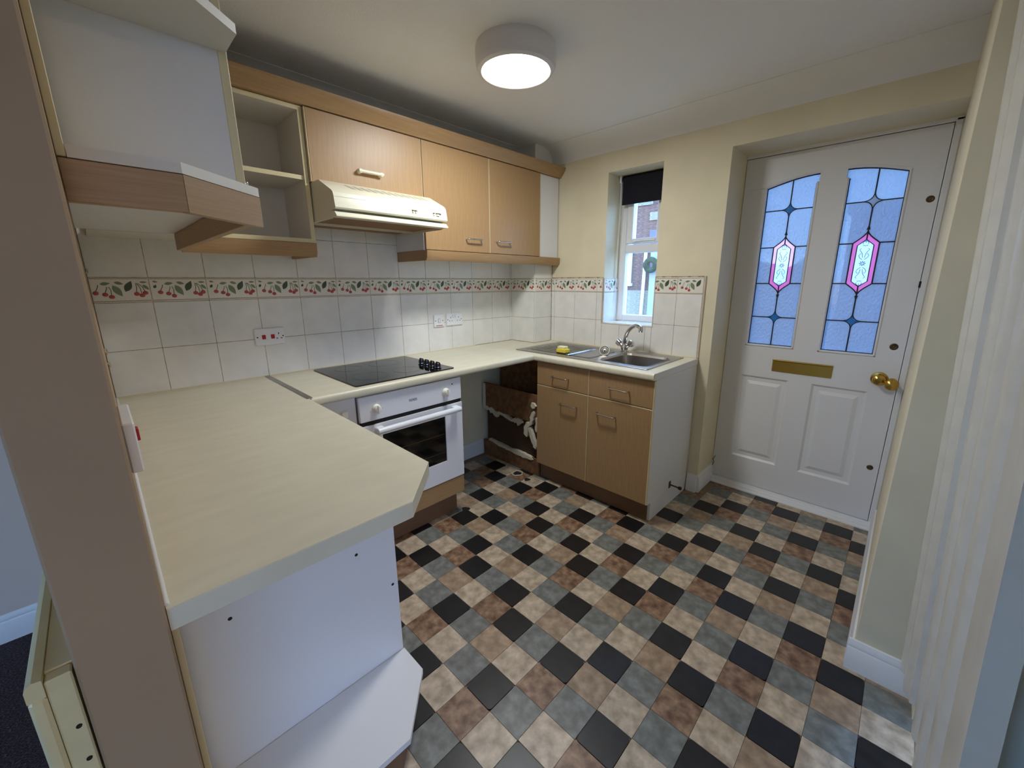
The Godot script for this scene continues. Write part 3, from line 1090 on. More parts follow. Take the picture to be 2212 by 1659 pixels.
# ------------------------------------------------------------------ kitchen window
func build_window() -> void:
	var w := Node3D.new()
	w.name = "window_1"
	w.set_meta("kind", "structure")
	tag(w, "tall narrow white window above the sink", "window")
	add_child(w)
	var x0 := 2.80
	var x1 := 2.862
	var st := ns()
	for q in [[0.745, 1.094, 0.80, 2.118], [1.085, 1.094, 1.14, 2.118], [0.80, 1.094, 1.085, 1.142], [0.80, 2.07, 1.085, 2.118], [0.80, 1.592, 1.085, 1.65]]:
		bx(st, V(x0, q[1], q[0]), V(x1, q[3], q[2]), 0.005)
	part(w, "window_frame", st, "upvc")
	st = ns()
	for q in [[0.805, 1.655, 0.852, 2.065], [1.033, 1.655, 1.08, 2.065], [0.852, 1.655, 1.033, 1.69], [0.852, 2.03, 1.033, 2.065]]:
		bx(st, V(x0 - 0.012, q[1], q[0]), V(x1 - 0.012, q[3], q[2]), 0.005)
	var sash := part(w, "top_sash", st, "upvc")
	st = ns()
	bx(st, V(x0 - 0.022, 1.668, 0.86), V(x0 - 0.012, 1.676, 1.03), 0.002)
	bx(st, V(x0 - 0.034, 1.664, 0.865), V(x0 - 0.012, 1.672, 0.89), 0.003)
	part(sash, "stay_bar", st, "upvc")
	boxpart(w, "window_pane", V(x0 + 0.018, 1.69, 0.852), V(x0 + 0.022, 2.03, 1.033), "pane")
	boxpart(w, "window_pane", V(x0 + 0.028, 1.142, 0.80), V(x0 + 0.032, 1.592, 1.085), "pane")
	# navy roller blind
	var t := thing("roller_blind", V(2.77, 1.93, 0.92), "short navy roller blind drawn a little way down the kitchen window", "blind")
	st = ns()
	tube(st, [V(2.772, 2.095, 0.768), V(2.772, 2.095, 1.118)], 0.02, 14)
	part(t, "roller", st, "blind")
	st = ns()
	bx(st, V(2.750, 1.925, 0.778), V(2.753, 2.1, 1.108))
	bx(st, V(2.747, 1.92, 0.778), V(2.756, 1.936, 1.108), 0.002)
	part(t, "cloth", st, "blind")
	st = ns()
	bx(st, V(2.745, 2.07, 0.752), V(2.80, 2.118, 0.766), 0.003)
	part(t, "bracket", st, "plastic")
	st = ns()
	bx(st, V(2.745, 2.07, 1.12), V(2.80, 2.118, 1.134), 0.003)
	part(t, "bracket", st, "plastic")
	st = ns()
	for z in [0.758, 0.764]:
		var pts := []
		for i in 20:
			pts.append(V(2.752 + 0.002 * (i % 2), 2.08 - 0.046 * i, z + 0.004 * sin(i * 0.4)))
		tube(st, pts, 0.0016, 5)
	part(t, "pull_chain", st, "plastic", "white bead chain")

# ------------------------------------------------------------------ moulded door frame at the right edge of the view
func build_right_door() -> void:
	var d := Node3D.new()
	d.name = "door_2"
	d.set_meta("kind", "structure")
	tag(d, "white glossy moulded door frame beside the plain partition", "door frame")
	add_child(d)
	var pivot := V(0, 0.0, 2.565)
	d.transform = Transform3D(Basis(Vector3.RIGHT, -0.048), pivot) * Transform3D(Basis(), -pivot)   # the old frame leans out of true
	var zf := 2.60
	# architrave: moulded section, from the partition corner towards the viewer
	var prof := [Vector2(1.713, zf), Vector2(1.713, zf - 0.034), Vector2(1.69, zf - 0.038), Vector2(1.66, zf - 0.036), Vector2(1.652, zf - 0.028), Vector2(1.60, zf - 0.026), Vector2(1.592, zf - 0.032), Vector2(1.57, zf - 0.03), Vector2(1.56, zf - 0.02), Vector2(1.535, zf - 0.016), Vector2(1.53, zf)]
	var st := ns()
	prism(st, prof, 1, 0.001, 2.12, 50.0)
	part(d, "architrave", st, "gloss_old")
	st = ns()
	var pr2 := [Vector2(0.70, zf), Vector2(0.70, zf - 0.03), Vector2(0.73, zf - 0.034), Vector2(0.78, zf - 0.026), Vector2(0.82, zf - 0.03), Vector2(0.85, zf - 0.016), Vector2(0.86, zf)]
	prism(st, pr2, 1, 0.001, 2.12, 50.0)
	part(d, "architrave", st, "gloss_old")
	boxpart(d, "head_architrave", V(0.70, 2.05, zf - 0.03), V(1.713, 2.14, zf), "gloss_old", 0.006)
	st = ns()
	bx(st, V(1.50, 0.001, zf - 0.004), V(1.62, 2.07, zf + 0.1), 0.003)
	bx(st, V(0.78, 0.001, zf - 0.004), V(0.85, 2.07, zf + 0.1), 0.003)
	part(d, "jamb", st, "gloss_old")
	st = ns()
	bx(st, V(0.85, 0.006, zf + 0.0), V(1.50, 2.06, zf + 0.04), 0.003)
	part(d, "leaf", st, "gloss_old")
	for q in [[1.36, 1.44], [1.20, 1.29], [1.02, 1.12], [0.90, 0.95]]:
		st = ns()
		var x0: float = q[0]
		var x1: float = q[1]
		prism(st, [Vector2(x0, zf), Vector2(x0 + 0.01, zf - 0.011), Vector2(x0 + 0.03, zf - 0.014), Vector2(x1 - 0.012, zf - 0.012), Vector2(x1, zf)], 1, 0.03, 2.03, 50.0)
		part(d, "moulding", st, "gloss_old")

# ------------------------------------------------------------------ worktops
func build_worktops() -> void:
	var y0 := H - 0.04
	# hob run, rounded front edge
	var t := thing("worktop", V(1.276, y0, 0.31), "cream worktop carrying the black hob", "worktop")
	var st := ns()
	var prof := [Vector2(0.0085, y0), Vector2(0.606, y0)]
	prof.append_array(arc(Vector2(0.606, y0 + 0.012), 0.012, -90, 0, 4))
	prof.append_array(arc(Vector2(0.604, H - 0.014), 0.014, 0, 90, 5))
	prof.append(Vector2(0.0085, H))
	prism(st, prof, 0, 0.566, 1.989)
	part(t, "top", st, "worktop")
	boxpart(t, "back_seal", V(0.566, H, 0.0078), V(1.989, H + 0.004, 0.013), "cream_edge")
	# peninsula with cut corner
	t = thing("worktop", V(0.28, y0, 0.8), "broad cream peninsula worktop with a cut corner", "worktop")
	st = ns()
	prism(st, [Vector2(-0.0045, 0.0085), Vector2(0.563, 0.0085), Vector2(0.563, 1.50), Vector2(0.42, 1.649), Vector2(-0.0045, 1.649)], 1, y0 + 0.0012, H - 0.0012)
	prism(st, [Vector2(-0.0045, 0.0085), Vector2(0.5615, 0.0085), Vector2(0.5615, 1.4993), Vector2(0.4194, 1.6476), Vector2(-0.0045, 1.6476)], 1, y0, H)
	part(t, "top", st, "worktop")
	st = ns()
	tube(st, [V(-0.003, H + 0.001, 0.02), V(-0.003, H + 0.001, 1.64)], 0.004, 6)
	part(t, "wall_seal", st, "white")
	boxpart(t, "back_seal", V(-0.0045, H, 0.0078), V(0.563, H + 0.004, 0.013), "cream_edge")
	# metal joint strip
	st = ns()
	bx(st, V(0.554, H + 0.0002, 0.012), V(0.578, H + 0.003, 0.607), 0.0012)
	lathe(st, [Vector2(0, 0.003), Vector2(0.011, 0.003), Vector2(0.012, 0.0)], V(0.566, H, 0.607), Vector3.UP, 16)
	var j := part(self, "joint_strip", st, "alu")
	tag(j, "metal strip covering the joint between the two worktops left of the hob", "strip")
	# sink run with an opening for the bowl
	t = thing("worktop", V(2.3, y0, 0.73), "cream worktop round the steel sink", "worktop")
	st = ns()
	var b := [2.10, 2.50, 1.00, 1.385]          # opening
	var fx := 1.989
	var fr := [Vector2(b[0], y0), Vector2(b[0], H), Vector2(fx + 0.014, H)]
	fr.append_array(arc(Vector2(fx + 0.014, H - 0.014), 0.014, 90, 180, 5))
	fr.append_array(arc(Vector2(fx + 0.012, y0 + 0.012), 0.012, 180, 270, 4))
	prism(st, fr, 2, 0.0085, 1.466)
	bx(st, V(b[0], y0, 0.0085), V(2.394, H, 0.262))
	bx(st, V(b[0], y0, 0.262), V(2.601, H, b[2]))
	bx(st, V(b[0], y0, b[3]), V(2.601, H, 1.466))
	bx(st, V(b[1], y0, b[2]), V(2.601, H, b[3]))
	part(t, "top", st, "worktop")
	boxpart(t, "end_strip", V(2.002, y0 + 0.001, 1.466), V(2.601, H - 0.001, 1.4675), "white", 0.0, "white end strip")
	boxpart(t, "back_seal", V(2.595, H, 0.262), V(2.601, H + 0.004, 1.455), "cream_edge")

# ------------------------------------------------------------------ base units
func bow_handle(parent: Node3D, a: Vector3, b: Vector3, out: Vector3, m := "nickel", r := 0.0042) -> void:
	var st := ns()
	var d := (b - a).normalized()
	var k := 0.008
	var lift := out * 0.028
	tube(st, [a, a + lift * 0.7, a + lift * 0.92 + d * k * 0.4, a + lift + d * k, b + lift - d * k, b + lift * 0.92 - d * k * 0.4, b + lift * 0.7, b], r, 8)
	part(parent, "handle", st, m, "metal bow handle")

# a ragged, flattened band with thickness, like torn foam on a board facing -x
func lumps(st: SurfaceTool, path: Array, rads: Array) -> void:
	var top := []
	var bot := []
	for i in path.size() - 1:
		for k in 3:
			var u := k / 3.0
			var p: Vector3 = path[i].lerp(path[i + 1], u)
			var r: float = lerpf(rads[i], rads[i + 1], u) * rng.randf_range(0.65, 1.3)
			var dv: Vector3 = path[i + 1] - path[i]
			var nv := Vector2(-dv.y, dv.z).normalized()
			top.append(Vector2(p.z, p.y) + nv * r)
			bot.append(Vector2(p.z, p.y) - nv * r * rng.randf_range(0.6, 1.2))
	var e: Vector3 = path[path.size() - 1]
	var poly := []
	poly.append_array(top)
	poly.append(Vector2(e.z, e.y))
	bot.reverse()
	poly.append_array(bot)
	var x0: float = path[0].x
	if Geometry2D.triangulate_polygon(PackedVector2Array(poly)).size() > 0:
		prism(st, poly, 0, x0 - 0.006, x0 + 0.02, 80.0)
	else:
		tube(st, path, rads, 8)

func build_base_units() -> void:
	# peninsula carcass
	var t := thing("base_unit", V(0.27, 0, 0.65), "white peninsula base unit under the broad worktop", "cabinet")
	boxpart(t, "carcass", V(-0.0045, 0.15, 0.012), V(0.527, 0.870, 1.281), "white")
	boxpart(t, "door", V(0.527, 0.16, 0.64), V(0.545, 0.868, 1.281), "beech", 0.002)
	boxpart(t, "end_panel", V(0.006, 0.02, 1.283), V(0.546, 0.870, 1.300), "white", 0.0012)
	boxpart(t, "plinth", V(0.0, 0.001, 0.6), V(0.49, 0.149, 1.28), "plinth_z")
	for p in [[0.527, 0.42], [0.42, 0.59], [0.10, 0.585]]:
		var st := ns()
		lathe(st, [Vector2(0, 0.0004), Vector2(0.0045, 0.0004), Vector2(0.005, -0.0)], V(p[0], p[1], 1.300), Vector3.BACK, 10)
		part(t, "screw_hole", st, "dark", "small dark screw hole")
	# open end shelf below the peninsula
	t = thing("end_shelf", V(0.27, 0, 1.44), "white open end shelf with cut corner under the peninsula", "shelf")
	var st := ns()
	var sh := [Vector2(0.006, 1.302), Vector2(0.548, 1.302), Vector2(0.548, 1.417), Vector2(0.407, 1.571), Vector2(0.006, 1.571)]
	prism(st, sh, 1, 0.132, 0.150)
	part(t, "bottom_shelf", st, "white")
	boxpart(t, "side_panel", V(-0.005, 0.001, 1.302), V(0.005, 0.870, 1.571), "cream_edge", 0.001)
	st = ns()
	prism(st, [Vector2(0.006, 1.31), Vector2(0.52, 1.31), Vector2(0.52, 1.40), Vector2(0.39, 1.54), Vector2(0.006, 1.54)], 1, 0.001, 0.131)
	part(t, "plinth", st, "plinth_x")
	# filler between peninsula and oven
	t = thing("filler_panel", V(0.66, 0, 0.57), "narrow white corner filler panel left of the oven", "panel")
	boxpart(t, "panel", V(0.547, 0.15, 0.562), V(0.772, 0.865, 0.578), "oven_white", 0.001)
	boxpart(t, "clip", V(0.70, 0.775, 0.578), V(0.73, 0.81, 0.592), "knob_cream", 0.004, "small cream plastic clip")
	# sink unit
	t = thing("base_unit", V(2.3, 0, 1.05), "beech sink base unit with two drawer fronts above two doors", "cabinet")
	var xf := 2.01
	st = ns()
	bx(st, V(2.03, 0.12, 1.448), V(2.601, 0.870, 1.4655), 0.001)
	bx(st, V(2.075, 0.001, 1.448), V(2.601, 0.12, 1.4655), 0.001)
	part(t, "end_panel", st, "white", "white end panel")
	st = ns()
	bx(st, V(2.03, 0.13, 0.632), V(2.05, 0.868, 1.446))
	bx(st, V(2.05, 0.13, 0.632), V(2.58, 0.15, 1.446))
	part(t, "carcass", st, "cream_edge")
	var zz := [0.628, 1.048, 1.4655]
	for i in 2:
		var a: float = zz[i] + 0.003
		var b: float = zz[i + 1] - 0.003
		var dr := boxpart(t, "drawer_front", V(xf, 0.712, a), V(xf + 0.018, 0.866, b), "beech", 0.0015)
		var dd := boxpart(t, "door", V(xf, 0.132, a), V(xf + 0.018, 0.704, b), "beech", 0.0015)
		var c := 0.832 if i == 0 else 1.256
		bow_handle(dr, V(xf, 0.786, c - 0.062), V(xf, 0.784, c + 0.062), Vector3.LEFT)
		c = 0.902 if i == 0 else 1.18
		bow_handle(dd, V(xf, 0.615, c - 0.062), V(xf, 0.613, c + 0.062), Vector3.LEFT)
		st = ns()
		bx(st, V(xf + 0.001, 0.704, a), V(xf + 0.0175, 0.7075, b))
		bx(st, V(xf + 0.001, 0.132, b), V(xf + 0.0175, 0.866, b + 0.0035))
		part(dd, "edging", st, "cream_edge", "cream edging strip")
	boxpart(t, "plinth", V(2.066, 0.001, 0.62), V(2.082, 0.13, 1.447), "plinth_z", 0.001, "dark brown plinth")
	# broken side of the unit, seen in the empty appliance space
	t = thing("broken_side_panel", V(2.06, 0, 0.31), "broken brown board with torn foam in the empty space left of the sink unit", "panel")
	boxpart(t, "upper_board", V(2.05, 0.40, 0.03), V(2.066, 0.61, 0.618), "board", 0.001)
	boxpart(t, "edge_batten", V(2.044, 0.40, 0.022), V(2.05, 0.605, 0.05), "inside", 0.001, "pale batten")
	boxpart(t, "corrugated_board", V(2.07, 0.13, 0.05), V(2.08, 0.40, 0.62), "card", 0.001)
	for i in 14:
		var y := 0.15 + 0.018 * i
		var rs := ns()
		tube(rs, [V(2.069, y, 0.06), V(2.069, y, 0.61)], 0.003, 5)
		part(t, "ridge", rs, "card")
	boxpart(t, "plinth_board", V(2.046, 0.001, 0.022), V(2.062, 0.128, 0.618), "board", 0.001)
	st = ns()
	var path := []
	var rads := []
	for q in [[0.05, 0.405, 0.014], [0.10, 0.4, 0.018], [0.14, 0.395, 0.02], [0.17, 0.36, 0.012], [0.2, 0.395, 0.01], [0.28, 0.385, 0.009], [0.34, 0.365, 0.012], [0.38, 0.375, 0.022], [0.43, 0.372, 0.024], [0.45, 0.37, 0.01]]:
		path.append(V(2.05, q[1], q[0]))
		rads.append(q[2])
	lumps(st, path, rads)
	part(t, "torn_foam", st, "foam", "torn pale foam strip")
	st = ns()
	path = []
	rads = []
	for q in [[0.09, 0.145, 0.008], [0.18, 0.135, 0.012], [0.27, 0.128, 0.013], [0.33, 0.122, 0.008], [0.4, 0.124, 0.016], [0.47, 0.122, 0.02], [0.53, 0.12, 0.016], [0.57, 0.118, 0.008]]:
		path.append(V(2.046, q[1], q[0]))
		rads.append(q[2])
	lumps(st, path, rads)
	part(t, "torn_foam", st, "foam", "torn pale foam strip")
	for q in [[[0.585, 0.545, 0.014], [0.57, 0.53, 0.02], [0.565, 0.51, 0.01]], [[0.575, 0.49, 0.006], [0.56, 0.45, 0.02], [0.55, 0.405, 0.016], [0.535, 0.38, 0.012]], [[0.53, 0.39, 0.014], [0.5, 0.36, 0.024], [0.5, 0.31, 0.018], [0.51, 0.28, 0.006]], [[0.53, 0.36, 0.014], [0.555, 0.30, 0.02], [0.585, 0.24, 0.018], [0.6, 0.21, 0.006]], [[0.6, 0.45, 0.006], [0.607, 0.4, 0.012], [0.6, 0.34, 0.01]]]:
		st = ns()
		path = []
		rads = []
		for e in q:
			path.append(V(2.04, e[1], e[0]))
			rads.append(e[2])
		lumps(st, path, rads)
		part(t, "torn_foam", st, "foam", "torn pale foam strip")
	# added board stands in for the dark void of the sink space
	boxpart(t, "void_board", V(2.24, 0.002, 0.02), V(2.252, 0.868, 0.628), "board", 0.0, "added brown board darkening the open sink space")

# ------------------------------------------------------------------ oven and hob
func build_oven_and_hob() -> void:
	var x0 := 0.778
	var x1 := 1.381
	var z := 0.6
	var t := thing("oven", V(1.08, 0.25, 0.3), "white built-in oven with bar handle and dark glass window", "oven")
	boxpart(t, "housing", V(x0 + 0.006, 0.25, 0.05), V(x1 - 0.006, 0.862, z - 0.022), "oven_white", 0.001)
	var cp := boxpart(t, "control_panel", V(x0, 0.737, z - 0.02), V(x1, 0.862, z), "oven_white", 0.003)
	boxpart(t, "gap_strip", V(x0 + 0.004, 0.715, z - 0.022), V(x1 - 0.004, 0.74, z - 0.006), "dark")
	for xk in [0.862, 1.272]:
		var st := ns()
		lathe(st, [Vector2(0, 0.026), Vector2(0.012, 0.0255), Vector2(0.0165, 0.022), Vector2(0.018, 0.008), Vector2(0.022, 0.004), Vector2(0.023, 0.0)], V(xk, 0.795, z), Vector3.BACK, 20)
		var k := part(cp, "oven_knob", st, "knob_cream", "cream oven knob")
		st = ns()
		bx(st, V(xk - 0.004, 0.776, z + 0.018), V(xk + 0.004, 0.814, z + 0.031), 0.002)
		part(k, "grip", st, "knob_cream")
		for a in 6:
			st = ns()
			var an := deg_to_rad(90.0 - 50.0 * a)
			bx(st, V(xk + cos(an) * 0.032 - 0.0012, 0.795 + sin(an) * 0.032 - 0.0012, z), V(xk + cos(an) * 0.032 + 0.0012, 0.795 + sin(an) * 0.032 + 0.0012, z + 0.0005))
			part(cp, "dial_mark", st, "scroll")
	var st2 := ns()
	lathe(st2, [Vector2(0, 0.002), Vector2(0.003, 0.002), Vector2(0.004, 0.0)], V(1.318, 0.832, z), Vector3.BACK, 12)
	part(cp, "indicator", st2, "dark")
	var tm := TextMesh.new()
	tm.text = "IGNIS"
	var fnt := SystemFont.new()
	fnt.font_names = PackedStringArray(["Droid Sans"])
	fnt.font_weight = 700
	tm.font = fnt
	tm.font_size = 32
	tm.pixel_size = 0.00055
	tm.depth = 0.0006
	var txt := MeshInstance3D.new()
	txt.name = "maker_name"
	txt.mesh = tm
	txt.material_override = M["scroll"]
	cp.add_child(txt, true)
	txt.position = V(1.066, 0.795, z + 0.0004)
	# door with window
	var dr := ns()
	var wx0 := 0.883
	var wx1 := 1.262
	var wy0 := 0.385
	var wy1 := 0.655
	for q in [[x0, 0.262, x1, wy0], [x0, wy1, x1, 0.716], [x0, wy0, wx0, wy1], [wx1, wy0, x1, wy1]]:
		bx(dr, V(q[0], q[1], z - 0.02), V(q[2], q[3], z + 0.002))
	var d := part(t, "oven_door", dr, "oven_white")
	boxpart(d, "oven_window", V(wx0, wy0, z - 0.012), V(wx1, wy1, z - 0.004), "oven_glass", 0.0, "dark oven glass")
	for y in [0.44, 0.55]:
		boxpart(d, "rack_bar", V(wx0 + 0.01, y, z - 0.0038), V(wx1 - 0.01, y + 0.003, z - 0.003), "bronze")
	var hs := ns()
	var prof := [Vector2(z + 0.03, 0.672), Vector2(z + 0.045, 0.676), Vector2(z + 0.05, 0.688), Vector2(z + 0.045, 0.7), Vector2(z + 0.03, 0.703)]
	prism(hs, prof, 0, 0.845, 1.345, 60.0)
	for xa in [0.845, 1.305]:
		bx(hs, V(xa, 0.676, z), V(xa + 0.04, 0.703, z + 0.034), 0.004)
	part(d, "oven_handle", hs, "oven_white", "white bar handle")
	boxpart(t, "lower_panel", V(x0, 0.15, z - 0.02), V(x1, 0.255, z - 0.002), "beech_x", 0.001, "brown wood panel below the oven")
	boxpart(t, "plinth", V(0.5, 0.001, 0.515), V(x1 - 0.012, 0.149, 0.531), "plinth_x", 0.001, "dark brown plinth")
	boxpart(t, "right_side", V(x1 - 0.005, 0.16, 0.012), V(x1 + 0.004, 0.868, z - 0.022), "white")
	# hob
	t = thing("hob", V(1.07, H, 0.31), "black glass electric hob with four knobs", "hob")
	var gl := ns()
	var poly := []
	for q in [[1.345, 0.567, 0], [0.795, 0.567, 90], [0.795, 0.06, 180], [1.345, 0.06, 270]]:
		poly.append_array(arc(Vector2(q[0], q[1]), 0.012, q[2], q[2] + 90, 4))
	prism(gl, poly, 1, H + 0.0005, H + 0.007)
	part(t, "glass_top", gl, "hob_glass")
	for c in [[0.93, 0.17, 0.075], [0.93, 0.43, 0.09], [1.14, 0.17, 0.09], [1.14, 0.43, 0.075]]:
		var st := ns()
		lathe(st, [Vector2(c[2] - 0.0015, 0.0), Vector2(c[2] - 0.0012, 0.0004), Vector2(c[2], 0.0004), Vector2(c[2] + 0.0003, 0.0)], V(c[0], H + 0.007, c[1]), Vector3.UP, 40)
		part(t, "ring_mark", st, "black_plastic", "faint cooking ring")
	for k in 4:
		var st := ns()
		var o := V(1.285, H + 0.007, 0.355 + 0.055 * k)
		lathe(st, [Vector2(0.0, 0.030), Vector2(0.011, 0.030), Vector2(0.0145, 0.026), Vector2(0.0175, 0.009), Vector2(0.016, 0.0)], o, Vector3.UP, 18)
		bx(st, o + V(-0.004, 0.02, -0.016), o + V(0.004, 0.034, 0.016), 0.002)
		var kn := part(t, "hob_knob", st, "black_plastic", "black knob with chrome ring")
		st = ns()
		lathe(st, [Vector2(0.0178, 0.0085), Vector2(0.0205, 0.0075), Vector2(0.0205, 0.0045), Vector2(0.017, 0.0035)], o, Vector3.UP, 20)
		part(kn, "chrome_ring", st, "chrome")

# ------------------------------------------------------------------ sink and tap
func rounded_rect(x0: float, x1: float, z0: float, z1: float, r: float, n := 4) -> Array:
	var out := []
	for q in [[x1 - r, z1 - r, 0], [x0 + r, z1 - r, 90], [x0 + r, z0 + r, 180], [x1 - r, z0 + r, 270]]:
		out.append_array(arc(Vector2(q[0], q[1]), r, q[2], q[2] + 90, n))
	return out

func loft(st: SurfaceTool, rings: Array, inward := true) -> void:
	# rings: [[poly(Vector2 x,z), y], ...] of equal length; faces look to the inside of the bowl
	var n: int = rings[0][0].size()
	for k in rings.size() - 1:
		var c := Vector2.ZERO
		for p in rings[k][0]:
			c += p / n
		for i in n:
			var j := (i + 1) % n
			var a := V(rings[k][0][i].x, rings[k][1], rings[k][0][i].y)
			var b := V(rings[k][0][j].x, rings[k][1], rings[k][0][j].y)
			var e := V(rings[k + 1][0][j].x, rings[k + 1][1], rings[k + 1][0][j].y)
			var f := V(rings[k + 1][0][i].x, rings[k + 1][1], rings[k + 1][0][i].y)
			var hint := V(c.x, rings[k][1] + 0.3, c.y)
			var nor := (b - a).cross(f - a)
			if nor.length() < 1e-9:
				nor = (e - a).cross(f - a)
			nor = nor.normalized()
			if nor.dot(hint - a) < 0.0:
				nor = -nor
			if not inward:
				nor = -nor
			quad(st, a, b, e, f, nor)

func fan(st: SurfaceTool, poly: Array, y: float, n: Vector3) -> void:
	var idx := Geometry2D.triangulate_polygon(PackedVector2Array(poly))
	for k in range(0, idx.size(), 3):
		tri(st, V(poly[idx[k]].x, y, poly[idx[k]].y), V(poly[idx[k + 1]].x, y, poly[idx[k + 1]].y), V(poly[idx[k + 2]].x, y, poly[idx[k + 2]].y), n)

func build_sink() -> void:
	var t := thing("sink", V(2.3, H, 0.9), "stainless steel inset sink with drainer and bowl", "sink")
	var y := H + 0.006
	# deck as strips round the bowl and the two pressed areas
	var st := ns()
	var X0 := 2.052
	var X1 := 2.555
	var Z0 := 0.386
	var Z1 := 1.395
	var bo := [2.115, 2.455, 1.035, 1.362]       # bowl
	var dr := [2.10, 2.50, 0.425, 0.985]         # drainer
	var e := 0.004
	bx(st, V(X0, H + 0.0004, Z0), V(dr[0], y, Z1), 0.002)
	bx(st, V(dr[0], H + 0.0004, Z0), V(X1, y, dr[2]), 0.002)
	bx(st, V(dr[1], H + 0.0004, dr[2]), V(X1, y, Z1), 0.002)
	bx(st, V(dr[0], H + 0.0004, dr[3]), V(dr[1], y, bo[2] - 0.002), 0.0005)
	bx(st, V(dr[0], H + 0.0004, bo[3]), V(dr[1], y, Z1), 0.0005)
	bx(st, V(dr[0], H + 0.0004, bo[2] - 0.002), V(bo[0], y, bo[3]), 0.0005)
	bx(st, V(bo[1], H + 0.0004, bo[2] - 0.002), V(dr[1], y, bo[3]), 0.0005)
	part(t, "deck", st, "steel")
	# fill the corners of the bowl opening
	st = ns()
	var rim := rounded_rect(bo[0], bo[1], bo[2], bo[3], 0.05, 5)
	var lip := rounded_rect(bo[0] - 0.006, bo[1] + 0.006, bo[2] - 0.006, bo[3] + 0.006, 0.056, 5)
	loft(st, [[lip, y + 0.0015], [rim, y + 0.0005], [rounded_rect(bo[0] + 0.006, bo[1] - 0.006, bo[2] + 0.006, bo[3] - 0.006, 0.046, 5), y - 0.012], [rounded_rect(bo[0] + 0.018, bo[1] - 0.018, bo[2] + 0.018, bo[3] - 0.018, 0.045, 5), y - 0.12], [rounded_rect(bo[0] + 0.04, bo[1] - 0.04, bo[2] + 0.04, bo[3] - 0.04, 0.04, 5), y - 0.145]])
	var bot := rounded_rect(bo[0] + 0.04, bo[1] - 0.04, bo[2] + 0.04, bo[3] - 0.04, 0.04, 5)
	fan(st, bot, y - 0.145, Vector3.UP)
	for s in [[bo[0], bo[2], 1, 1], [bo[1], bo[2], -1, 1], [bo[0], bo[3], 1, -1], [bo[1], bo[3], -1, -1]]:
		var pts := [Vector2(s[0], s[1])]
		for k in 6:
			var a := PI * 0.5 * k / 5.0
			pts.append(Vector2(s[0] + s[2] * 0.05 * (1.0 - sin(a)), s[1] + s[3] * 0.05 * (1.0 - cos(a))))
		fan(st, pts, y, Vector3.UP)
	var bowl := part(t, "bowl", st, "steel")
	st = ns()
	lathe(st, [Vector2(0, 0.001), Vector2(0.02, 0.001), Vector2(0.03, 0.004), Vector2(0.036, 0.002), Vector2(0.038, 0.0)], V(2.29, y - 0.145, 1.2), Vector3.UP, 24)
	part(bowl, "waste", st, "chrome")
	# drainer: sunk tray with ridges and a shallow half bowl
	st = ns()
	loft(st, [[rounded_rect(dr[0], dr[1], dr[2], dr[3], 0.002, 4), y], [rounded_rect(dr[0] + 0.01, dr[1] - 0.01, dr[2] + 0.01, dr[3] - 0.01, 0.012, 4), y - 0.005]])
	fan(st, rounded_rect(dr[0] + 0.01, dr[1] - 0.01, dr[2] + 0.01, dr[3] - 0.01, 0.012, 4), y - 0.005, Vector3.UP)
	for k in 7:
		var xk := 2.15 + 0.05 * k
		tube(st, [V(xk, y - 0.0048, 0.45), V(xk, y - 0.004, 0.47), V(xk, y - 0.004, 0.76), V(xk, y - 0.0048, 0.78)], 0.003, 6)
	part(t, "drainer", st, "steel")
	st = ns()
	loft(st, [[rounded_rect(2.12, 2.46, 0.80, 0.97, 0.03, 4), y + 0.001], [rounded_rect(2.128, 2.452, 0.808, 0.962, 0.03, 4), y - 0.004]], true)
	bx(st, V(2.115, y - 0.004, 0.785), V(2.40, y + 0.003, 0.806), 0.003)
	part(t, "half_bowl", st, "steel")
	# mixer tap
	t = thing("mixer_tap", V(2.50, H + 0.006, 1.0), "chrome mixer tap with two knobs and a swan neck", "tap")
	var c := V(2.495, H + 0.006, 1.005)
	st = ns()
	lathe(st, [Vector2(0.0, 0.062), Vector2(0.013, 0.062), Vector2(0.016, 0.05), Vector2(0.026, 0.03), Vector2(0.022, 0.012), Vector2(0.03, 0.004), Vector2(0.03, 0.0)], c, Vector3.UP, 20)
	var dirv := V(-0.45, 0, 0.9).normalized()
	for s in [-1.0, 1.0]:
		var q: Vector3 = c + V(0, 0.024, 0)
		var side: Vector3 = V(0.1, 0, s).normalized()
		tube(st, [q, q + side * 0.03 + V(0, 0.022, 0)], [0.018, 0.014], 12)
	part(t, "body", st, "chrome")
	for s in [-1.0, 1.0]:
		st = ns()
		var ax := (V(0.1, 0, s).normalized() * 0.8 + V(0, 0.6, 0)).normalized()
		lathe(st, [Vector2(0, 0.038), Vector2(0.016, 0.037), Vector2(0.024, 0.031), Vector2(0.025, 0.012), Vector2(0.016, 0.002), Vector2(0.012, 0.0)], c + V(0, 0.024, 0) + V(0.1, 0, s).normalized() * 0.03 + V(0, 0.022, 0), ax, 10)
		part(t, "tap_knob", st, "chrome", "fluted chrome tap knob")
	st = ns()
	var pts := []
	for k in 15:
		var u := k / 14.0
		var reach := 0.135 * (1.0 - cos(PI * 0.5 * minf(u * 1.25, 1.0))) + 0.035 * maxf(0.0, u - 0.8) / 0.2
		var yy := 0.055 + 0.135 * sin(PI * 0.5 * minf(u * 1.25, 1.0)) - 0.012 * maxf(0.0, u - 0.8) / 0.2
		pts.append(c + dirv * reach + V(0, yy, 0))
	tube(st, pts, 0.014, 12)
	var tip: Vector3 = pts[14]
	lathe(st, [Vector2(0.0, 0.004), Vector2(0.015, 0.002), Vector2(0.016, -0.026), Vector2(0.012, -0.034), Vector2(0.0, -0.034)], tip + V(0, 0.008, 0), Vector3.UP, 16)
	part(t, "spout", st, "chrome")
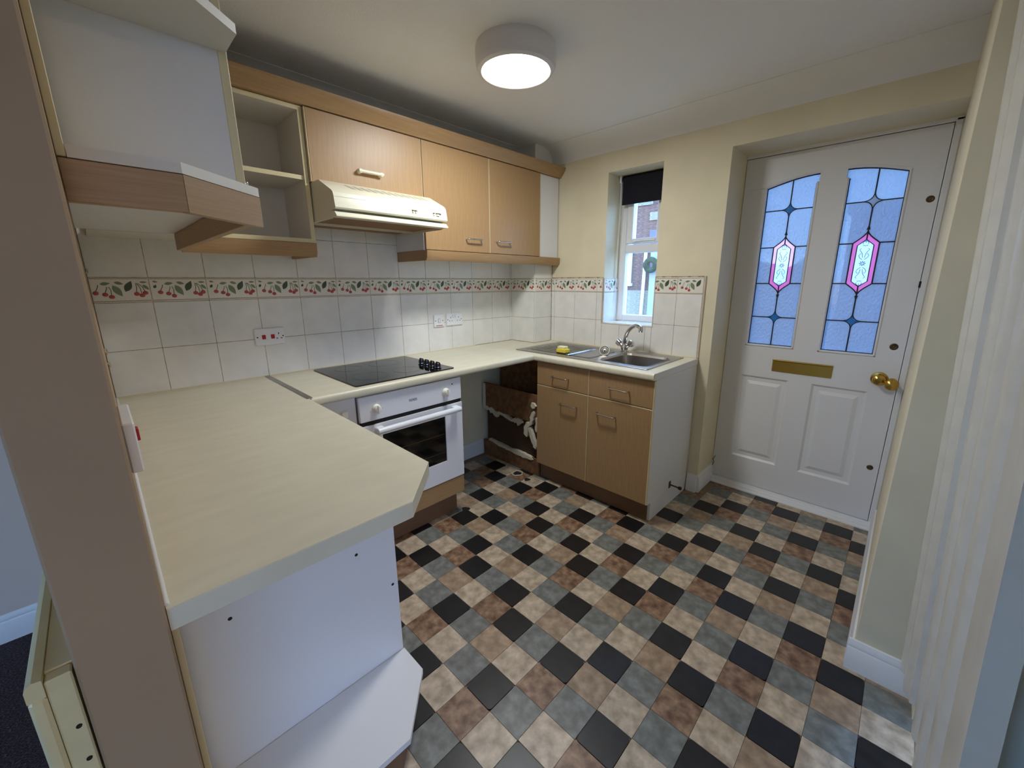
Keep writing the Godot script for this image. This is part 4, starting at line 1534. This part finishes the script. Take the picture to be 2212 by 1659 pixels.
	# strainer plug leaning on the tap end of the drainer
	t = thing("sink_strainer", V(2.28, H + 0.002, 0.97), "round perforated metal sink strainer propped on the drainer", "strainer")
	st = ns()
	var sc := V(2.275, H + 0.036, 0.985)
	var sax := V(-0.86, 0.4, 0.32).normalized()
	lathe(st, [Vector2(0.0, 0.004), Vector2(0.024, 0.003), Vector2(0.028, 0.008), Vector2(0.036, 0.008), Vector2(0.038, 0.0), Vector2(0.03, -0.012), Vector2(0.0, -0.014)], sc, sax, 24)
	part(t, "basket", st, "strainer")
	var fb := frame_of(sax)
	for k in 12:
		var an := TAU * k / 12.0
		st = ns()
		var hc := sc + (fb.x * cos(an) + fb.z * sin(an)) * 0.017 + sax * 0.0038
		lathe(st, [Vector2(0, 0.0006), Vector2(0.0034, 0.0006), Vector2(0.0038, 0.0)], hc, sax, 8)
		part(t, "hole", st, "dark")
	st = ns()
	lathe(st, [Vector2(0, 0.014), Vector2(0.005, 0.013), Vector2(0.006, 0.009), Vector2(0.003, 0.004)], sc, sax, 12)
	part(t, "pull", st, "nickel")
	# sponge
	t = thing("sponge", V(2.15, H + 0.001, 0.72), "yellow washing-up sponge on the drainer", "sponge")
	boxpart(t, "scourer", V(2.138, H + 0.003, 0.69), V(2.188, H + 0.010, 0.765), "scourer", 0.002)
	boxpart(t, "foam", V(2.136, H + 0.010, 0.69), V(2.19, H + 0.033, 0.766), "sponge", 0.0025)
	boxpart(t, "foam_top", V(2.145, H + 0.033, 0.692), V(2.192, H + 0.050, 0.748), "sponge_pale", 0.0025)

# ------------------------------------------------------------------ wall units
func build_wall_units() -> void:
	var y0 := 1.571
	var y1 := 2.147
	var f := WD
	# open shelf unit beside the hood
	var t := thing("open_wall_unit", V(0.5, y0, 0.16), "doorless white wall unit with one shelf left of the hood", "wall unit")
	boxpart(t, "back_panel", V(0.02, y0, 0.009), V(0.776, y1, 0.018), "inside")
	boxpart(t, "top_panel", V(0.02, y1 - 0.018, 0.018), V(0.776, y1, f - 0.02), "inside", 0.001)
	boxpart(t, "bottom_panel", V(0.02, y0, 0.018), V(0.776, y0 + 0.018, f - 0.02), "inside", 0.001)
	boxpart(t, "side_panel", V(0.758, y0 + 0.018, 0.018), V(0.776, y1 - 0.018, f - 0.02), "inside", 0.001)
	boxpart(t, "shelf", V(0.31, 1.846, 0.018), V(0.758, 1.864, f - 0.03), "inside", 0.001)
	var st := ns()
	bx(st, V(0.31, y1 - 0.018, f - 0.02), V(0.776, y1, f - 0.0185))
	bx(st, V(0.31, y0, f - 0.02), V(0.776, y0 + 0.018, f - 0.0185))
	bx(st, V(0.758, y0 + 0.018, f - 0.02), V(0.776, y1 - 0.018, f - 0.0185))
	bx(st, V(0.31, 1.846, f - 0.03), V(0.758, 1.864, f - 0.0285))
	part(t, "edging", st, "cream_edge", "cream edging strip")
	# unit over the hood with one lift-up door
	t = thing("wall_unit", V(1.08, 1.84, 0.16), "beech wall unit with one wide flap over the cooker hood", "wall unit")
	boxpart(t, "carcass", V(0.780, 1.842, 0.009), V(1.372, y1, f - 0.02), "white")
	var d := boxpart(t, "door", V(0.783, 1.838, f - 0.0185), V(1.371, y1 - 0.003, f), "beech", 0.0015)
	st = ns()
	var hz := f + 0.022
	tube(st, [V(1.0, 1.92, hz), V(1.13, 1.92, hz)], 0.0075, 10)
	for xx in [1.01, 1.12]:
		tube(st, [V(xx, 1.92, f), V(xx, 1.92, hz + 0.003)], [0.012, 0.0095], 10)
	part(d, "handle", st, "hood", "cream plastic bar handle")
	st = ns()
	bx(st, V(0.7795, 1.84, f - 0.0185), V(0.7825, y1 - 0.003, f - 0.0005))
	part(d, "edging", st, "cream_edge")
	st = ns()
	bx(st, V(1.3715, 1.84, f - 0.0185), V(1.3735, y1 - 0.003, f - 0.0005))
	part(d, "edging", st, "cream_edge")
	# two-door unit
	t = thing("wall_unit", V(1.88, y0, 0.16), "beech wall unit with two doors right of the hood", "wall unit")
	st = ns()
	bx(st, V(1.375, y0, 0.009), V(2.374, y1, f - 0.02))
	part(t, "carcass", st, "white")
	for i in 2:
		var xa := 1.376 + 0.5 * i
		d = boxpart(t, "door", V(xa + 0.002, y0 + 0.002, f - 0.0185), V(xa + 0.495, y1 - 0.003, f), "beech", 0.0015)
		st = ns()
		bx(st, V(xa + 0.4955, y0 + 0.002, f - 0.0185), V(xa + 0.4985, y1 - 0.003, f - 0.0003))
		part(d, "edging", st, "cream_edge", "cream edging strip")
		var hx := 1.672 if i == 0 else 1.93
		bow_handle(d, V(hx, 1.648, f), V(hx + 0.118, 1.648, f), Vector3.BACK, "chrome", 0.0045)
	boxpart(t, "filler", V(2.374, y0, f - 0.03), V(2.6, y1, f - 0.015), "white", 0.001, "white filler strip")
	# cornice along the top
	st = ns()
	var cp := [Vector2(f - 0.06, 2.149), Vector2(f + 0.004, 2.149), Vector2(f + 0.008, 2.158), Vector2(f + 0.02, 2.168), Vector2(f + 0.034, 2.188), Vector2(f + 0.044, 2.206), Vector2(f + 0.044, 2.214), Vector2(f - 0.06, 2.214)]
	prism(st, cp, 0, 0.28, L - 0.001, 50.0)
	var c := part(self, "cornice", st, "beech_x")
	tag(c, "beech cornice running along the top of the hob wall units", "cornice")
	# light pelmets below
	t = thing("pelmet", V(1.99, 1.51, 0.2), "beech light pelmet under the two-door wall unit", "pelmet")
	st = ns()
	prism(st, [Vector2(f - 0.022, 1.512), Vector2(f - 0.004, 1.512), Vector2(f + 0.006, 1.53), Vector2(f + 0.010, 1.569), Vector2(f - 0.022, 1.569)], 0, 1.375, 2.601, 50.0)
	part(t, "front_rail", st, "beech_x")
	boxpart(t, "return_rail", V(1.375, 1.512, 0.010), V(1.392, 1.569, f - 0.023), "beech_x", 0.001)
	t = thing("pelmet", V(0.5, 1.51, 0.32), "beech light pelmet under the doorless wall unit", "pelmet")
	st = ns()
	prism(st, [Vector2(f - 0.04, 1.508), Vector2(f - 0.024, 1.508), Vector2(f - 0.014, 1.526), Vector2(f - 0.010, 1.569), Vector2(f - 0.04, 1.569)], 0, 0.272, 0.776, 50.0)
	part(t, "front_rail", st, "beech_x")
	boxpart(t, "return_rail", V(0.758, 1.508, 0.010), V(0.776, 1.569, f - 0.041), "beech_z", 0.001)
	# peninsula wall unit above the broad worktop
	t = thing("wall_unit", V(0.14, y0, 0.8), "white wall unit above the peninsula, seen from its end", "wall unit")
	boxpart(t, "carcass", V(-0.0045, y0, f - 0.0), V(0.266, y1, 1.218), "white")
	boxpart(t, "door", V(0.267, y0 + 0.002, f + 0.02), V(0.284, y1 - 0.003, 1.218), "beech", 0.0015)
	# open end shelf with cut corners
	t = thing("end_shelf", V(0.14, y0 - 0.06, 1.35), "open end shelf with cut corners above the peninsula worktop", "shelf")
	var plan := [Vector2(0.006, 1.2345), Vector2(0.285, 1.2345), Vector2(0.285, 1.332), Vector2(0.138, 1.465), Vector2(0.006, 1.465)]
	boxpart(t, "back_panel", V(0.006, y0 + 0.0, 1.219), V(0.270, y1, 1.234), "white")
	boxpart(t, "panel_edge", V(0.2702, y0, 1.219), V(0.287, y1, 1.236), "cream_edge", 0.001, "cream edge post")
	boxpart(t, "side_panel", V(-0.005, y0 + 0.001, 1.219), V(0.0055, y1, 1.465), "cream_edge", 0.001)
	for y in [y0 + 0.0005, 1.874, y1 - 0.018]:
		st = ns()
		prism(st, plan, 1, y, y + 0.018)
		part(t, "shelf", st, "inside")
	st = ns()
	var yt := y0 - 0.001
	var yb := 1.510
	boxpart(t, "front_pelmet", V(-0.0045, yb, 1.448), V(0.138, yt, 1.466), "beech_x", 0.001, "brown pelmet board")
	prism(st, [Vector2(0.1385, 1.4655), Vector2(0.2855, 1.3325), Vector2(0.273, 1.319), Vector2(0.130, 1.449)], 1, yb, yt)
	part(t, "corner_pelmet", st, "beech_x", "brown pelmet board on the cut corner")
	boxpart(t, "side_pelmet", V(0.252, 1.512, f + 0.003), V(0.270, yt, 1.318), "beech_z", 0.001, "orange-brown inner face of the pelmet")
	# small silver hinge peg
	st = ns()
	ball(st, V(0.295, 1.62, 1.205), V(0.006, 0.007, 0.006), 10, 6)
	var pg := part(self, "hinge_peg", st, "chrome")
	tag(pg, "tiny silver peg on the edge of the peninsula wall unit", "peg")

# ------------------------------------------------------------------ cooker hood
func build_hood() -> void:
	var x0 := 0.784
	var x1 := 1.372
	var t := thing("cooker_hood", V(1.08, 1.665, 0.28), "cream cooker hood under the flap door", "cooker hood")
	var st := ns()
	var prof := [Vector2(0.01, 1.69), Vector2(0.01, 1.838), Vector2(0.395, 1.838), Vector2(0.52, 1.778), Vector2(0.533, 1.768), Vector2(0.538, 1.755), Vector2(0.545, 1.72), Vector2(0.548, 1.706), Vector2(0.545, 1.700), Vector2(0.50, 1.697), Vector2(0.50, 1.69)]
	prism(st, prof, 0, x0, x1, 30.0)
	part(t, "body", st, "hood")
	st = ns()
	prism(st, [Vector2(0.505, 1.692), Vector2(0.535, 1.690), Vector2(0.552, 1.672), Vector2(0.552, 1.668), Vector2(0.50, 1.668)], 0, x0, x1, 30.0)
	part(t, "visor", st, "hood")
	boxpart(t, "side_skirt", V(x0, 1.664, 0.02), V(x0 + 0.006, 1.69, 0.50), "hood")
	boxpart(t, "side_skirt", V(x1 - 0.006, 1.664, 0.02), V(x1, 1.69, 0.50), "hood")
	boxpart(t, "filter", V(x0 + 0.008, 1.676, 0.03), V(x1 - 0.008, 1.6895, 0.495), "filter", 0.0, "brown grease filter")
	boxpart(t, "rear_lip", V(x0 + 0.006, 1.664, 0.22), V(x1 - 0.006, 1.6755, 0.228), "hood")
	# slanted vent slots on the sloping top
	var slope := V(0, 1.778 - 1.838, 0.52 - 0.395)
	var nrm := V(0, 0.125, 0.06).normalized()
	for k in 12:
		st = ns()
		var xa := 0.885 + 0.036 * k
		var p := V(xa, 1.838, 0.395) + slope * 0.22 + nrm * 0.0006
		var q := V(xa + 0.022, 1.838, 0.395) + slope * 0.55 + nrm * 0.0006
		quad(st, p, p + V(0.018, 0, 0), q + V(0.018, 0, 0), q, nrm)
		quad(st, p - nrm * 0.0004, p + V(0.018, 0, 0) - nrm * 0.0004, q + V(0.018, 0, 0) - nrm * 0.0004, q - nrm * 0.0004, -nrm)
		part(t, "vent_slot", st, "hood_slot")
	st = ns()
	bx(st, V(x0 + 0.001, 1.7495, 0.52), V(x1 - 0.001, 1.7505, 0.5396))
	part(t, "panel_seam", st, "hood_slot")
	for q in [[1.162, 0.014], [1.178, 0.014], [1.285, 0.012], [1.303, 0.032]]:
		var sw := boxpart(t, "slider_slot", V(q[0], 1.722, 0.538), V(q[0] + q[1], 1.737, 0.5432), "bronze", 0.0, "dark slider slot")
		boxpart(sw, "slider", V(q[0] + 0.002, 1.722, 0.541), V(q[0] + q[1] * 0.6, 1.731, 0.549), "hood", 0.001)
	boxpart(t, "badge", V(1.225, 1.728, 0.538), V(1.25, 1.733, 0.5428), "hood_slot")

# ------------------------------------------------------------------ sockets and switches
func build_sockets() -> void:
	var z := 0.0078
	var t := thing("cooker_switch", V(0.6, 1.074, 0), "white cooker switch plate with two red rockers and a socket", "switch")
	boxpart(t, "plate", V(0.534, 1.074, z), V(0.674, 1.162, z + 0.012), "plastic", 0.004)
	for x in [0.566, 0.607]:
		boxpart(t, "rocker", V(x, 1.106, z + 0.012), V(x + 0.017, 1.128, z + 0.017), "red", 0.002, "red rocker switch")
	for q in [[0.644, 1.131, 0.004, 0.009], [0.635, 1.106, 0.008, 0.004], [0.656, 1.106, 0.008, 0.004]]:
		boxpart(t, "socket_hole", V(q[0] - q[2] / 2, q[1] - q[3] / 2, z + 0.0118), V(q[0] + q[2] / 2, q[1] + q[3] / 2, z + 0.0126), "dark")
	for x in [0.546, 0.664]:
		var st := ns()
		lathe(st, [Vector2(0, 0.0006), Vector2(0.0032, 0.0006), Vector2(0.0036, 0.0)], V(x, 1.117, z + 0.012), Vector3.BACK, 10)
		part(t, "screw", st, "dark")
	t = thing("fused_switch", V(1.662, 1.08, 0), "small square white switch plate beside the double socket", "switch")
	boxpart(t, "plate", V(1.619, 1.08, z), V(1.704, 1.168, z + 0.01), "plastic", 0.004)
	boxpart(t, "rocker", V(1.655, 1.112, z + 0.01), V(1.67, 1.136, z + 0.013), "plastic", 0.001)
	boxpart(t, "rocker_gap", V(1.653, 1.110, z + 0.0098), V(1.672, 1.138, z + 0.0104), "scroll")
	boxpart(t, "red_marking", V(1.634, 1.088, z + 0.0098), V(1.69, 1.092, z + 0.0104), "red")
	for x in [1.631, 1.692]:
		var st := ns()
		lathe(st, [Vector2(0, 0.0006), Vector2(0.0032, 0.0006), Vector2(0.0036, 0.0)], V(x, 1.124, z + 0.01), Vector3.BACK, 10)
		part(t, "screw", st, "dark")
	t = thing("double_socket", V(1.795, 1.082, 0), "white double socket on the tiles right of the hob", "socket")
	boxpart(t, "plate", V(1.724, 1.082, z), V(1.868, 1.169, z + 0.01), "plastic", 0.004)
	for c in [1.762, 1.832]:
		for q in [[0.0, 1.140, 0.004, 0.009], [-0.011, 1.116, 0.007, 0.004], [0.011, 1.116, 0.007, 0.004]]:
			boxpart(t, "socket_hole", V(c + q[0] - q[2] / 2, q[1] - q[3] / 2, z + 0.0098), V(c + q[0] + q[2] / 2, q[1] + q[3] / 2, z + 0.0106), "dark")
	for c in [1.785, 1.805]:
		boxpart(t, "rocker_gap", V(c - 0.006, 1.138, z + 0.0098), V(c + 0.006, 1.158, z + 0.0104), "scroll")
		boxpart(t, "rocker", V(c - 0.005, 1.139, z + 0.01), V(c + 0.005, 1.157, z + 0.0128), "plastic", 0.001)
	for x in [1.736, 1.856]:
		var st := ns()
		lathe(st, [Vector2(0, 0.0006), Vector2(0.0032, 0.0006), Vector2(0.0036, 0.0)], V(x, 1.125, z + 0.01), Vector3.BACK, 10)
		part(t, "screw", st, "dark")
	t = thing("wall_switch", V(0.0, 1.105, 1.5), "white surface-mounted switch on the partition end above the peninsula", "switch")
	boxpart(t, "box", V(-0.0055, 1.108, 1.43), V(0.009, 1.187, 1.572), "plastic", 0.002)
	boxpart(t, "rocker", V(0.009, 1.140, 1.49), V(0.0135, 1.160, 1.51), "red", 0.001, "red rocker switch")

# ------------------------------------------------------------------ ceiling lamp
func build_lamp() -> void:
	flush_lamp(V(1.43, CEIL, 1.0), "round white flush ceiling lamp, switched on, in the kitchen", Color(0.965, 0.985, 1.0), 0.94)
	flush_lamp(V(-0.1, CEIL, 4.2), "round white flush ceiling lamp added unseen in the living room for warm fill light", Color(1.0, 0.84, 0.66), 0.9)  # added lamp out of view, warms the partition end

func flush_lamp(c: Vector3, label: String, tint: Color, power: float) -> void:
	var t := thing("ceiling_lamp", c, label, "lamp")
	var st := ns()
	lathe(st, [Vector2(0.0, 0.0), Vector2(0.172, 0.0), Vector2(0.174, -0.02), Vector2(0.172, -0.07), Vector2(0.165, -0.085), Vector2(0.150, -0.092), Vector2(0.146, -0.088), Vector2(0.146, -0.08)].map(func(p): return Vector2(p.x, -p.y)), c, Vector3.DOWN, 56)
	part(t, "housing", st, "lamp_body")
	st = ns()
	lathe(st, [Vector2(0.0, 0.090), Vector2(0.146, 0.090)].map(func(p): return Vector2(p.x, p.y)), c, Vector3.DOWN, 56)
	lathe(st, [Vector2(0.146, 0.082), Vector2(0.0, 0.082)].map(func(p): return Vector2(p.x, p.y)), c, Vector3.DOWN, 56)
	lathe(st, [Vector2(0.146, 0.090), Vector2(0.146, 0.082)].map(func(p): return Vector2(p.x, p.y)), c, Vector3.DOWN, 56)
	part(t, "lamp_diffuser", st, "lamp_glow", "glowing white diffuser")
	st = ns()
	bx(st, c + V(0.150, -0.055, 0.085), c + V(0.156, -0.03, 0.089), 0.001)
	part(t, "release_tab", st, "plastic")
	var al := AreaLight3D.new()
	al.name = numbered("ceiling_lamp_area")
	al.area_size = Vector2(0.25, 0.25)
	al.light_color = tint
	al.light_energy = power
	al.shadow_enabled = true
	al.set("area_range", 12.0)
	add_child(al)
	al.position = c + V(0, -0.094, 0)
	al.rotation = V(-PI / 2, 0, 0)

# ------------------------------------------------------------------ small things
func build_small_things() -> void:
	var t := thing("door_stop", V(2.33, 0.12, 1.466), "dark metal door stop on the white end panel of the sink unit", "door stop")
	boxpart(t, "plate", V(2.318, 0.118, 1.4655), V(2.342, 0.162, 1.470), "bronze", 0.001)
	var st := ns()
	tube(st, [V(2.33, 0.14, 1.470), V(2.33, 0.138, 1.525)], 0.005, 8)
	part(t, "rod", st, "bronze")
	st = ns()
	lathe(st, [Vector2(0.0, 0.018), Vector2(0.008, 0.018), Vector2(0.012, 0.010), Vector2(0.010, 0.0), Vector2(0.0, 0.0)], V(2.33, 0.138, 1.524), Vector3.BACK, 12)
	part(t, "rubber_tip", st, "black_plastic")
	# loose wire at the foot of the door frame
	st = ns()
	tube(st, [V(2.84, 0.125, 1.552), V(2.845, 0.15, 1.56), V(2.842, 0.17, 1.553), V(2.846, 0.19, 1.56), V(2.84, 0.2, 1.566)], 0.0022, 5)
	var w := part(self, "loose_wire", st, "dark")
	tag(w, "short dark loose wire end on the skirting beside the front door", "wire")

# ------------------------------------------------------------------ outside
func build_outside() -> void:
	var st := ns()
	bx(st, V(2.95, -0.3, -30), V(30, -0.05, 30))
	bx(st, V(-30, -0.3, -30), V(-3.9, -0.05, 30))
	bx(st, V(-3.9, -0.3, 5.4), V(2.95, -0.05, 30))
	var g := part(self, "ground", st, "paving")
	g.set_meta("kind", "structure")
	tag(g, "grey paving outside", "ground")
	# the house opposite the kitchen window
	var x := 7.0
	var t := thing("house", V(x + 1.0, -0.05, -3.0), "red and pale brick house seen through the kitchen window", "house")
	boxpart(t, "lower_wall", V(x, -0.05, -9.0), V(x + 4, 1.22, -0.45), "brick_pale", 0.0, "pale brick lower wall")
	boxpart(t, "upper_wall", V(x + 0.01, 1.22, -9.0), V(x + 4, 3.2, -0.45), "brick_red", 0.0, "red brick upper wall")
	boxpart(t, "brick_band", V(x - 0.01, 2.42, -1.14), V(x + 0.2, 2.55, -0.44), "brick_pale", 0.0, "pale brick band")
	boxpart(t, "brick_band", V(x - 0.01, 2.68, -9.0), V(x + 0.2, 2.86, -1.1), "brick_pale", 0.0, "pale brick band")
	boxpart(t, "roof_edge", V(x - 0.2, 3.2, -9.1), V(x + 4, 3.35, -0.4), "slate")
	boxpart(t, "meter_box", V(x - 0.06, 2.05, -1.1), V(x, 2.25, -0.7), "slate", 0.01, "dark box on the wall")
	var wn := boxpart(t, "house_window", V(x - 0.03, 1.35, -2.2), V(x, 2.1, -1.43), "upvc", 0.0, "white window")
	boxpart(wn, "window_pane", V(x - 0.04, 1.42, -2.12), V(x - 0.03, 2.03, -1.53), "slate")
	boxpart(wn, "sill", V(x - 0.08, 1.30, -2.25), V(x, 1.35, -1.40), "upvc")
	st = ns()
	tube(st, [V(x - 0.06, -0.04, -1.18), V(x - 0.06, 1.95, -1.14)], 0.03, 8)
	part(t, "drain_pipe", st, "upvc", "white drainpipe")
	boxpart(t, "house_door", V(x - 0.04, 0.3, -1.06), V(x, 1.95, -0.5), "render", 0.0, "pale door")
	st = ns()
	var pts := []
	for i in 17:
		var a := TAU * i / 16.0
		pts.append(V(x - 0.14, 1.66 + 0.09 * sin(a), -1.0 + 0.09 * cos(a)))
	tube(st, pts, 0.05, 8)
	var wr := part(self, "door_wreath", st, "hedge")
	tag(wr, "green wreath on the door of the house opposite", "wreath")
	# planting
	for q in [[-1.2, 0.18, "heather", "mauve heather in a low trough by the drainpipe"], [-1.9, 0.2, "hedge", "grassy green plant below the white window opposite"]]:
		st = ns()
		for k in 26:
			var a := rng.randf() * TAU
			var l := rng.randf_range(0.15, 0.42)
			var o := V(x - 0.35, 0.45, q[0])
			tube(st, [o, o + V(cos(a) * l * 0.3, l * 0.7, sin(a) * l * 0.35), o + V(cos(a) * l * 0.6, l * 0.9, sin(a) * l * 0.7)], [0.012, 0.01, 0.003], 4)
		var p := thing("plant", V(x - 0.35, 0.4, q[0]), q[3], "plant")
		part(p, "foliage", st, q[2])
		boxpart(p, "trough", V(x - 0.55, -0.05, q[0] - 0.2), V(x - 0.15, 0.47, q[0] + 0.2), "render", 0.02)
	# hedge and brick wall beyond the front door
	st = ns()
	for k in 46:
		ball(st, V(6.4 + rng.randf() * 0.5, 0.15 + rng.randf() * 1.25, 0.0 + rng.randf() * 1.3), V(0.3, 0.28, 0.3), 9, 6, 0.25)
	var h := part(self, "hedge", st, "hedge")
	tag(h, "green hedge blurred behind the left glass pane of the front door", "hedge")
	t = thing("brick_pier", V(8.4, -0.05, 2.3), "red brick building blurred behind the right glass pane of the front door", "building")
	boxpart(t, "wall", V(8.0, -0.05, 1.55), V(10, 2.35, 4.2), "brick_red")
	boxpart(t, "coping", V(7.9, 2.35, 1.5), V(10.05, 2.47, 4.25), "brick_pale")
	# added unseen fence outside the living room window, blocks the low sky
	t = thing("added_fence", V(-1.2, -0.05, 7.6), "brown boarded fence added outside the living room window to block low sky", "fence")
	for k in 40:
		boxpart(t, "board", V(-6.0 + 0.25 * k, -0.05, 7.6), V(-5.76 + 0.25 * k, 2.0, 7.62), "fence")
